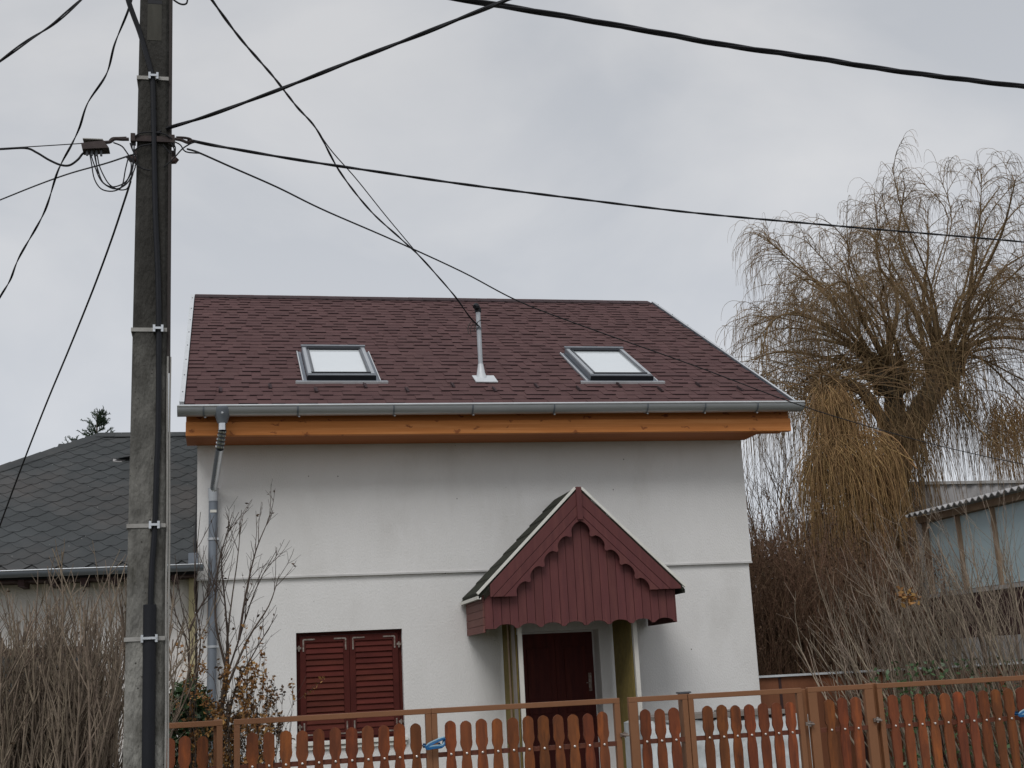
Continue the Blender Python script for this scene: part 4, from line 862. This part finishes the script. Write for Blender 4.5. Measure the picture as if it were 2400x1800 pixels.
cable('drop wire from the left insulator down to the left edge', [(293, 333), (280, 336), (262, 342, -8.9), (225, 354, -8.6), (150, 375, -8), (80, 400, -7.4), (0, 432, -6.8), (-50, 452, -6.4)], .0055)
# loose ends at the mast
q = MB()
for pts in ([(1036, 706), (1022, 700), (1016, 712), (1018, 722)], [(1036, 706), (1020, 694), (1011, 708), (1012, 722)], [(1040, 690), (1028, 700), (1024, 716)]): 
    q.tube(spline([at(a*K, b*K, .27) for a, b in pts], 12), .006, 5)
q.build('loose_wire_end', 'cable_grey', mast, smooth=True)

# ------------------------------------------------------------------ willow
wy = 7.0
wil = empty('willow_tree', tuple(at(2045, 1560, wy)[:2])+(0,), 'large bare weeping willow with golden hanging twigs behind the right fence', 'tree')
gx0 = at(2045, 1560, wy)[0]
tp = [(gx0, wy, 0.), (gx0+.02, wy, 1.6), tuple(at(2062, 1320, wy)), tuple(at(2088, 1150, wy)), tuple(at(2112, 1040, wy))]
q = MB(); P = spline(tp, 24); q.tube(P, [.52-.24*i/23+.03*math.sin(i*1.7) for i in range(24)], 14); q.build('trunk', 'bark', wil, smooth=True)
N1 = at(2085, 885, wy-.2); N2 = at(2210, 870, wy+.3); fork = at(2112, 1045, wy)
big = [[fork, at(2098, 960, wy-.1), N1], [fork, at(2160, 960, wy+.2), N2], [fork, at(2080, 1000, wy-.6), at(2020, 915, wy-.9), at(1985, 905, wy-1.2)]]
for b, r0 in zip(big, (.25, .30, .15)):
    q = MB(); P = spline(b, 12); q.tube(P, [r0*(1-.35*i/11)+.015*math.sin(i*2.3) for i in range(12)], 12); q.build('limb', 'bark', wil, smooth=True)
q = MB(); q.tube([at(2110, 1080, wy-.2), at(2150, 1050, wy-.5)], [.1, .07], 8); q.build('cut_branch_stub', 'bark', wil)
for nd in (N1, N2):
    me = bpy.data.meshes.new('k'); bmm = bmesh.new(); bmesh.ops.create_icosphere(bmm, subdivisions=3, radius=.34)
    for v in bmm.verts:
        k = 1+.25*math.sin(v.co.x*19+nd[0])*math.cos(v.co.z*17)+.15*math.sin(v.co.y*31); v.co = Vector(nd)+Vector((v.co.x*k, v.co.y*k, v.co.z*k*1.25))
    bmm.to_mesh(me); bmm.free(); me.materials.append(M['bark']); me.name = 'pollard_head'; link('pollard_head', me, wil)
targ1 = [(1735, 760), (1722, 850), (1780, 640), (1765, 690), (1830, 590), (1880, 565), (1930, 545), (1985, 560), (2030, 520), (1800, 930), (1850, 980), (1745, 800), (1900, 640), (1960, 640), (1830, 720), (1850, 800), (2060, 620), (1880, 860), (1760, 560)]
targ2 = [(2050, 400), (2110, 360), (2170, 350), (2230, 340), (2290, 360), (2340, 400), (2400, 370), (2450, 430), (2480, 520), (2060, 500), (2130, 470), (2500, 620), (2480, 720), (2500, 820), (2470, 920), (2380, 560), (2280, 520), (2200, 460), (2340, 650), (2560, 500), (2560, 700), (2090, 610), (2420, 1000)]
bp = []
for nd, tg in ((N1, targ1), (N2, targ2)):
    for rep in range(2):
        for (a, b) in tg:
            if rep and random.random() < .35: continue
            if nd is N2: b = b+48
            else: a = a+28; b = b+22
            e = at(a+random.uniform(-30, 30), b+random.uniform(-25, 35), wy+random.uniform(-3.0, 3.2)); s0 = nd+rng.normal(0, .14, 3)
            d = e-s0; m1 = s0+d*.33+np.array([0, 0, .26*abs(d[0])*.55+.1])+rng.normal(0, .12, 3); m2 = s0+d*.7+np.array([0, 0, .22*abs(d[0])*.55+.08])+rng.normal(0, .16, 3)
            bp.append(spline([s0, m1, m2, e], 13))
bp = np.array(bp); nbp = len(bp)
ln = np.linalg.norm(bp[:, -1]-bp[:, 0], axis=1)
k60 = np.arange(nbp)
for i in range(nbp):
    if i % 4 == 0:
        V_, F_ = twig_arrays(bp[i:i+1], .060, .010, 8); npmesh('limb', V_, F_, 'limb', wil)
mask = np.array([i % 4 != 0 for i in range(nbp)])
V_, F_ = twig_arrays(bp[mask], rng.uniform(.018, .04, mask.sum()), .007, 6)
o = npmesh('branches', V_, F_, 'limb', wil); tag(o, kind='stuff')
p1, d1, t1, i1 = along(bp, 900, .22, 1.0)
D = perp(d1, rng.uniform(.5, 1.1, len(d1))); D[:, 2] += .18
s1 = grow(p1, D, rng.uniform(.5, 1.4, len(p1)), 8, .40, .07)
p2, d2, t2, _ = along(s1, 4600, .15, 1.0)
D = perp(d2, rng.uniform(.4, 1.2, len(d2))); D[:, 2] += .0
s2 = grow(p2, D, rng.uniform(.3, .95, len(p2)), 8, 1.05, .05)
p3, d3, t3, _ = along(s2, 6500, .1, 1.0); D = perp(d3, rng.uniform(.3, .9, len(d3)))
s3 = grow(p3, D, rng.uniform(.15, .6, len(p3)), 6, 1.3, .05)
V_, F_ = join([twig_arrays(s1, .0085, .004, 4), twig_arrays(s2, .0048, .0026), twig_arrays(s3, .0034, .0020)])
o = npmesh('crown_twigs', V_, F_, 'twig', wil); tag(o, kind='stuff')
# weeping ends at the left edge of the crown and along limb ends
p4, d4, t4, i4 = along(bp, 1000, .55, 1.0); D = d4*.5; D[:, 2] += .15
s4 = grow(p4, D+rng.normal(0, .25, D.shape), rng.uniform(.6, 1.6, len(p4)), 9, 1.0, .05)
V_, F_ = twig_arrays(s4, .0055, .0028); o = npmesh('weeping_tips', V_, F_, 'twig', wil); tag(o, kind='stuff')
# shoots bristling out of the pollard heads
hp = []
for nd in (N1, N2, at(1960, 930, wy-1.2)):
    n = 150; d = rng.normal(size=(n, 3)); d[:, 2] = np.abs(d[:, 2])*.9+.1; hp.append(grow(nd+rng.normal(0, .22, (n, 3)), d, rng.uniform(.6, 2.6, n), 9, .18, .06))
hp = np.concatenate(hp); V_, F_ = twig_arrays(hp, .012, .004, 4); o = npmesh('pollard_shoots', V_, F_, 'twig', wil); tag(o, kind='stuff')
# golden curtains: (px0, px1, py source, py end, n, y)
cur = []
def curtain(px0, px1, pys, pye, n, y, spread=.5, arch=(None)):
    px = rng.uniform(px0, px1, n); f = (px-px0)/(px1-px0); ys = pys+rng.normal(0, 22, n); S0 = np.array([at(a, b, y+c) for a, b, c in zip(px, ys, rng.uniform(-spread, spread, n))])
    E0 = np.array([at(a, b, y) for a, b in zip(px, pye+rng.uniform(-150, 90, n))]); L = np.maximum(.3, S0[:, 2]-E0[:, 2])
    D = rng.normal(0, .13, (n, 3)); D[:, 2] = -.2; return grow(S0, D, L*1.05, 10, 1.3, .045)
arcs = []
for y_, pts in ((4.9, [(2150, 1100), (2090, 1045), (2030, 1022), (1960, 1020), (1910, 1035)]), (4.9, [(2150, 1100), (2100, 1030), (2050, 1010), (2010, 1015)]), (5.2, [(2100, 1030), (2040, 1005), (1985, 1030), (1950, 1055)]), (4.7, [(2140, 1080), (2075, 1050), (2030, 1070), (2010, 1100)]), (5.0, [(2110, 1040), (2030, 1020), (1950, 1010), (1900, 1060)])):
    arcs.append(spline([at(a, b, y_) for a, b in pts], 11))
arcs = np.array(arcs); V_, F_ = twig_arrays(arcs, .013, .006, 5); npmesh('arching_branch', V_, F_, 'gold', wil)
cur.append(curtain(1900, 2075, 1050, 1270, 480, 4.9)); cur.append(curtain(1908, 1990, 935, 1100, 620, 5.3)); cur.append(curtain(1960, 2075, 1130, 1370, 170, 5.0)); cur.append(curtain(1880, 1960, 1080, 1230, 200, 5.4)); cur.append(curtain(1930, 2060, 930, 1120, 160, 6.0))
cur2 = [curtain(2060, 2165, 1010, 1250, 320, 5.6), curtain(2105, 2290, 885, 1010, 260, 6.2), curtain(2060, 2180, 960, 1130, 200, 6.3), curtain(2080, 2330, 810, 960, 200, 6.5, 1.2), curtain(2150, 2300, 930, 1090, 260, 8, 1.0), curtain(1990, 2140, 1150, 1420, 260, 5.5), curtain(1740, 1900, 900, 1080, 170, 7.5, 1.5), curtain(2300, 2440, 1000, 1130, 200, 7, 1.5)]
cur.append(curtain(2320, 2400, 960, 1130, 200, 7.5, 1.0))
V_, F_ = twig_arrays(np.concatenate(cur2), .0065, .0032); o = npmesh('brown_hanging_twigs', V_, F_, 'twig', wil); tag(o, kind='stuff')
pa, da, ta, ia = along(arcs, 160, .2, 1); DD = rng.normal(0, .16, (160, 3)); DD[:, 2] = -.3; cur.append(grow(pa, DD, rng.uniform(.5, 2.3, 160), 10, 1.3, .04))
cu = np.concatenate(cur); V_, F_ = twig_arrays(cu, .0068, .0034); o = npmesh('golden_hanging_twigs', V_, F_, 'gold', wil); tag(o, kind='stuff')
pc, dc, tc_, ic = along(cu, 2600, .1, .9); fz = grow(pc, perp(dc, .35), rng.uniform(.15, .5, len(pc)), 4, 1.0, .06); V_, F_ = twig_arrays(fz, .0048, .003); o = npmesh('golden_side_twigs', V_, F_, 'gold', wil); tag(o, kind='stuff')

# ------------------------------------------------------------------ background trees, thicket
def bush(name, label, cat, base, n, h, spread, lean=(0, 0), r=.012, mt='stem', kids=6, kid_len=.35, kr=.4, nseg=9, base_r=.3, wig=.07, leaf=None, leaf_n=0, leaf_s=.03, up=.06, group=None, gk=3, leaf_t=.3, leafzone=None, grav=0.):
    t = empty(name, (float(base[0]), float(base[1]), 0), label, cat, group)
    P0 = np.zeros((n, 3)); a = rng.uniform(0, 2*PI, n); rr = base_r*np.sqrt(rng.uniform(0, 1, n)); P0[:, 0] = base[0]+rr*np.cos(a); P0[:, 1] = base[1]+rr*np.sin(a)
    D = np.stack([np.cos(a)*rr/base_r*spread+lean[0]+rng.normal(0, spread*.3, n), np.sin(a)*rr/base_r*spread+lean[1]+rng.normal(0, spread*.3, n), np.ones(n)], 1)
    S1 = grow(P0, D, rng.uniform(.7, 1.05, n)*h, nseg, grav, wig, up); R0 = rng.uniform(.5, 1.2, n)*r
    parts = [twig_arrays(S1, R0, R0*.25, 5)]
    m = n*kids; p, d, tt, ii = along(S1, m, .2, .97); D2 = perp(d, rng.uniform(.25, .8, m)); D2[:, 2] += .25
    S2 = grow(p, D2, rng.uniform(.4, 1.1, m)*kid_len*h, 6, grav, wig, up); r2 = R0[ii]*kr; parts.append(twig_arrays(S2, r2, r2*.4, 4))
    m2 = m*gk; p, d, tt, ii2 = along(S2, m2, .2, 1); S3 = grow(p, perp(d, rng.uniform(.3, .9, m2)), rng.uniform(.3, 1.1, m2)*kid_len*.4*h, 4, grav, wig, up); r3 = r2[ii2]*.5; parts.append(twig_arrays(S3, r3, r3*.5))
    V_, F_ = join(parts); npmesh('stems', V_, F_, mt, t)
    if leaf:
        p, d, tt, _ = along(np.concatenate([S2]), leaf_n, leaf_t, 1)
        if leafzone is not None: p = p[leafzone(p)]
        V_, F_ = leaves(p, leaf_s); npmesh('foliage', V_, F_, leaf, t, smooth=False)
    return t, S1, S2
# tall brown thicket beyond the board wall
for i, (px, y, h, n) in enumerate(((1800, 3.5, 3.6, 120), (1880, 4.2, 3.5, 120), (1960, 3.6, 3.3, 120), (2050, 4.0, 3.5, 110), (2140, 3.8, 3.2, 90), (1840, 6.5, 4.3, 90), (1990, 6.8, 4.1, 90))):
    b = at(px, 1560, y)
    bush('thicket_shrub', ['dense brown twiggy shrub right beside the house corner', 'brown leafless shrub second from the house corner', 'brown shrub in front of the willow trunk, left side', 'brown shrub in front of the willow trunk, right side', 'brown shrub left of the glazed shed end', 'tall back row shrub rising behind the house corner', 'tall back row shrub behind the willow trunk'][i],
         'shrub', b, n, h, .22, r=.016, mt='brush', kids=8, kid_len=.33, base_r=.7, gk=3, wig=.13, leaf='brush_leaf', leaf_n=6500, leaf_s=.05, leaf_t=.0, group='brown thicket beyond the board wall')
# dark hedge mass far behind
n = 60000; P = np.stack([rng.uniform(9.5, 24, n), rng.uniform(10.5, 13, n), rng.uniform(0, 1, n)], 1); P[:, 2] *= 3.7+.5*np.sin(P[:, 0]*1.1)+.3*np.sin(P[:, 0]*2.7+P[:, 1]); V_, F_ = leaves(P, .15)
tag(npmesh('hedge_foliage', V_, F_, 'brush_leaf', None, smooth=False), 'dark tangled hedge mass far behind the willow', 'hedge', kind='stuff')
# olive bush left of the willow curtain and bare small tree by the house corner
b = at(1830, 1560, 8.5); bush('bare_tree', 'small bare tree spreading twigs beside the upper right house corner', 'tree', b, 26, 6.2, .30, lean=(-.05, 0), r=.03, mt='limb', kids=9, kid_len=.34, base_r=.3, wig=.08, gk=5)
# grey-tan shrubs in front of the shed
for i, (px, y, h, n, lx_) in enumerate(((2345, -1.2, 3.3, 30, -.30), (2440, -1.8, 3.4, 26, -.25), (2230, -.6, 2.8, 36, -.28), (2120, -.5, 2.5, 34, -.24))):
    b = at(px, 1640, y)
    bush('bare_shrub', ['grey stemmed bare shrub leaning left before the glazed shed', 'grey stemmed bare shrub at the right edge of the photo', 'grey stemmed bare shrub between small gate and shed', 'thin bare shrub right above the small garden gate'][i],
         'shrub', b, n, h, .22, lean=(lx_, .0), r=.017, mt='stem_grey', kids=6, kid_len=.34, base_r=.5, wig=.06, gk=2, group='grey bare shrubs behind the right fence')
c = at(2128, 1398, -2.6); P = c+rng.normal(0, 1, (60, 3))*np.array([.055, .04, .04]); V_, F_ = leaves(P, .075); tag(npmesh('dry_leaf_clump', V_, F_, 'leaf_orange', None, False), 'clump of rust coloured dry leaves caught in the grey twigs', 'leaves')
n = 900; c0 = at(2200, 1570, -1.5); P = c0+np.stack([rng.uniform(-.9, 1.2, n), rng.uniform(-.3, .4, n), rng.uniform(-1.3, .12, n)], 1); V_, F_ = leaves(P, .07); o = npmesh('evergreen_bush', V_, F_, 'leaf_green', None, False); tag(o, 'low dark evergreen bush behind the top rail of the right gate', 'bush')
# dense tan shrub bottom left, in front of the neighbour
for i, (px, h, n) in enumerate(((-60, 2.3, 60), (50, 2.4, 66), (150, 2.45, 70), (225, 2.3, 54))):
    b = at(px, 1900, -7.3); b = np.array([b[0], -7.3+.25*(i % 2), 0])
    bush('dense_shrub', ['brown bare shrub at the left edge of the photo', 'dense bare shrub below the left end of the grey gutter', 'dense bare shrub with many upright stems, centre of the left clump', 'bare shrub immediately left of the concrete pole'][i],
         'shrub', b, n, h*.92, .11, lean=(.0, 0), r=.017, mt='stem', kids=8, kid_len=.24, base_r=.24, wig=.055, gk=3, kr=.42, leaf='leaf_brown', leaf_n=60, leaf_s=.03, group='bare upright shrubs left of the pole')
# sapling in front of the downpipe + dry leafy shrub + ivy
def sapling(label, stems, mt, r=.010):
    t = empty('sapling', tuple(at(stems[0][0][0], 1900, -6.4)[:2])+(0,), label, 'tree'); paths = []
    for pts in stems:
        P = [at(a, b, -6.4+(c if len(_) > 2 else 0)) for _ in pts for a, b, c in [(_[0], _[1], _[2] if len(_) > 2 else 0)]]
        paths.append(spline(P, 13))
    S1 = np.array(paths); parts = [twig_arrays(S1, r, .0022, 5)]
    m = len(stems)*9; p, d, tt, ii = along(S1, m, .15, .95); D2 = perp(d, rng.uniform(.4, .9, m)); D2[:, 2] += .3
    S2 = grow(p, D2, rng.uniform(.12, .42, m), 6, 0, .06, .06); parts.append(twig_arrays(S2, .0032, .0015, 4))
    p, d, tt, _i = along(S2, m*2, .2, 1); S3 = grow(p, perp(d, .7), rng.uniform(.05, .16, m*2), 4, 0, .08, .05); parts.append(twig_arrays(S3, .0019, .0012))
    V_, F_ = join(parts); npmesh('stems', V_, F_, mt, t)
    return t, S2
s_, _S = sapling('slender bare sapling before the white wall right of the downpipe', [[(510, 1900), (515, 1700), (528, 1560), (540, 1430), (558, 1300), (566, 1195)], [(500, 1900), (520, 1640), (560, 1500), (600, 1380), (648, 1290)], [(515, 1700), (535, 1560), (528, 1420), (520, 1290), (560, 1200)], [(520, 1640), (580, 1500), (630, 1420), (655, 1345)], [(500, 1900), (545, 1640), (590, 1540), (650, 1440)], [(528, 1560), (505, 1450), (512, 1330), (545, 1200)], [(560, 1500), (575, 1400), (600, 1290), (640, 1195)]], 'stem_dark', .012)
p, d, tt, _ = along(_S, 46, .7, 1); V_, F_ = leaves(p, .035); npmesh('withered_leaves', V_, F_, 'leaf_brown', s_, False)
s_, _S = sapling('forked dark sapling between the pole and the downpipe', [[(450, 1900), (447, 1700), (443, 1560), (443, 1480), (425, 1420), (410, 1300)], [(443, 1480), (465, 1430), (500, 1370), (520, 1280)], [(447, 1700), (440, 1520), (412, 1440), (400, 1380)], [(455, 1900), (455, 1660), (470, 1500), (455, 1380), (470, 1200)]], 'stem_dark', .010)
for i, (px, py, h, n, ln_) in enumerate(((545, 1900, 2.2, 26, 2600), (500, 1900, 1.85, 12, 420), (600, 1900, 1.95, 18, 900))):
    b = at(px, 1900, -6.6); b[2] = 0
    bush('leafy_shrub', ['shrub with orange dry leaves in front of the downpipe', 'sparse yellow leaved shrub right of the ivy', 'thin shrub with curled dark leaves left of the shuttered window'][i], 'shrub', b, n, h*.93, .12, r=.006, mt='stem_dark', kids=9, kid_len=.17, base_r=.12, gk=1,
         leaf=('leaf_orange', 'leaf_orange', 'leaf_brown')[i], leaf_n=ln_*2, leaf_s=.036, leafzone=lambda p: p[:, 2] > .9)
n = 2600; c0 = at(440, 1700, -6.2); P = rng.normal(size=(n, 3)); P /= np.linalg.norm(P, axis=1)[:, None]; P = c0+P*rng.uniform(.6, 1.0, (n, 1))*np.array([.20, .22, .40])+np.array([0, 0, -.02]); P = P[P[:, 2] < c0[2]+.36]
V_, F_ = leaves(P, .055); o = npmesh('ivy_bush', V_, F_, 'leaf_green', None, False); tag(o, 'dark green ivy bush behind the fence just right of the pole', 'bush')

# ------------------------------------------------------------------ spruce behind the neighbour's roof
def spruce(px, py, y, label, rr):
    tp_ = at(px, py, y); t = empty('spruce_tree', (tp_[0], y, 0), label, 'tree', 'spruce tops behind the grey roof'); H = tp_[2]
    q = MB(); q.tube([(tp_[0], y, 0), (tp_[0], y, H)], [.16, .012], 8); q.build('trunk', 'stem_dark', t)
    segs = []; z = H-.08
    while z > H-3.2:
        dep = H-z; L = min(rr*1.5, .10+dep*rr)
        for k in range(6):
            a = rng.uniform(0, 2*PI); segs.append(grow([[tp_[0], y, z]], [[math.cos(a), math.sin(a), .55]], L*rng.uniform(.6, 1.25), 6, -.0, .06, .05)[0])
        z -= .13
    S_ = np.array(segs); p, d, tt, _ = along(S_, 420, .3, 1); S2 = grow(p, perp(d, .6), rng.uniform(.08, .22, 420), 6, 0, .08, .05)
    tr = np.array([grow([[tp_[0], y, H-.9]], [[0, 0, 1]], .95, 6, 0, .01)[0]]); al = np.concatenate([S_, S2, tr])
    p, d, tt, _ = along(al, 7000, .12, 1); N3 = grow(p, perp(d, 1.0), rng.uniform(.03, .055, len(p)), 1, 0, .05)
    V_, F_ = join([twig_arrays(al, .011, .006, 4), twig_arrays(N3, .006, .003)]); npmesh('crown', V_, F_, 'needle', t)
    # lower body of the tree, hidden behind the roof from the street
    n = 1500; f = rng.uniform(0, 1, n); a = rng.uniform(0, 2*PI, n); R = .5+1.6*f; P = np.stack([tp_[0]+R*np.cos(a)*rng.uniform(.3, 1, n), y+R*np.sin(a)*rng.uniform(.3, 1, n), (H-3.3)*(1-f)+.3], 1); V_, F_ = leaves(P, .3); npmesh('lower_foliage', V_, F_, 'needle', t, False)
spruce(228, 968, 14, 'spruce top with upright tip rising behind the grey roof', .42)
spruce(176, 1034, 14.6, 'tip of a smaller spruce left of the taller one behind the grey roof', .3)
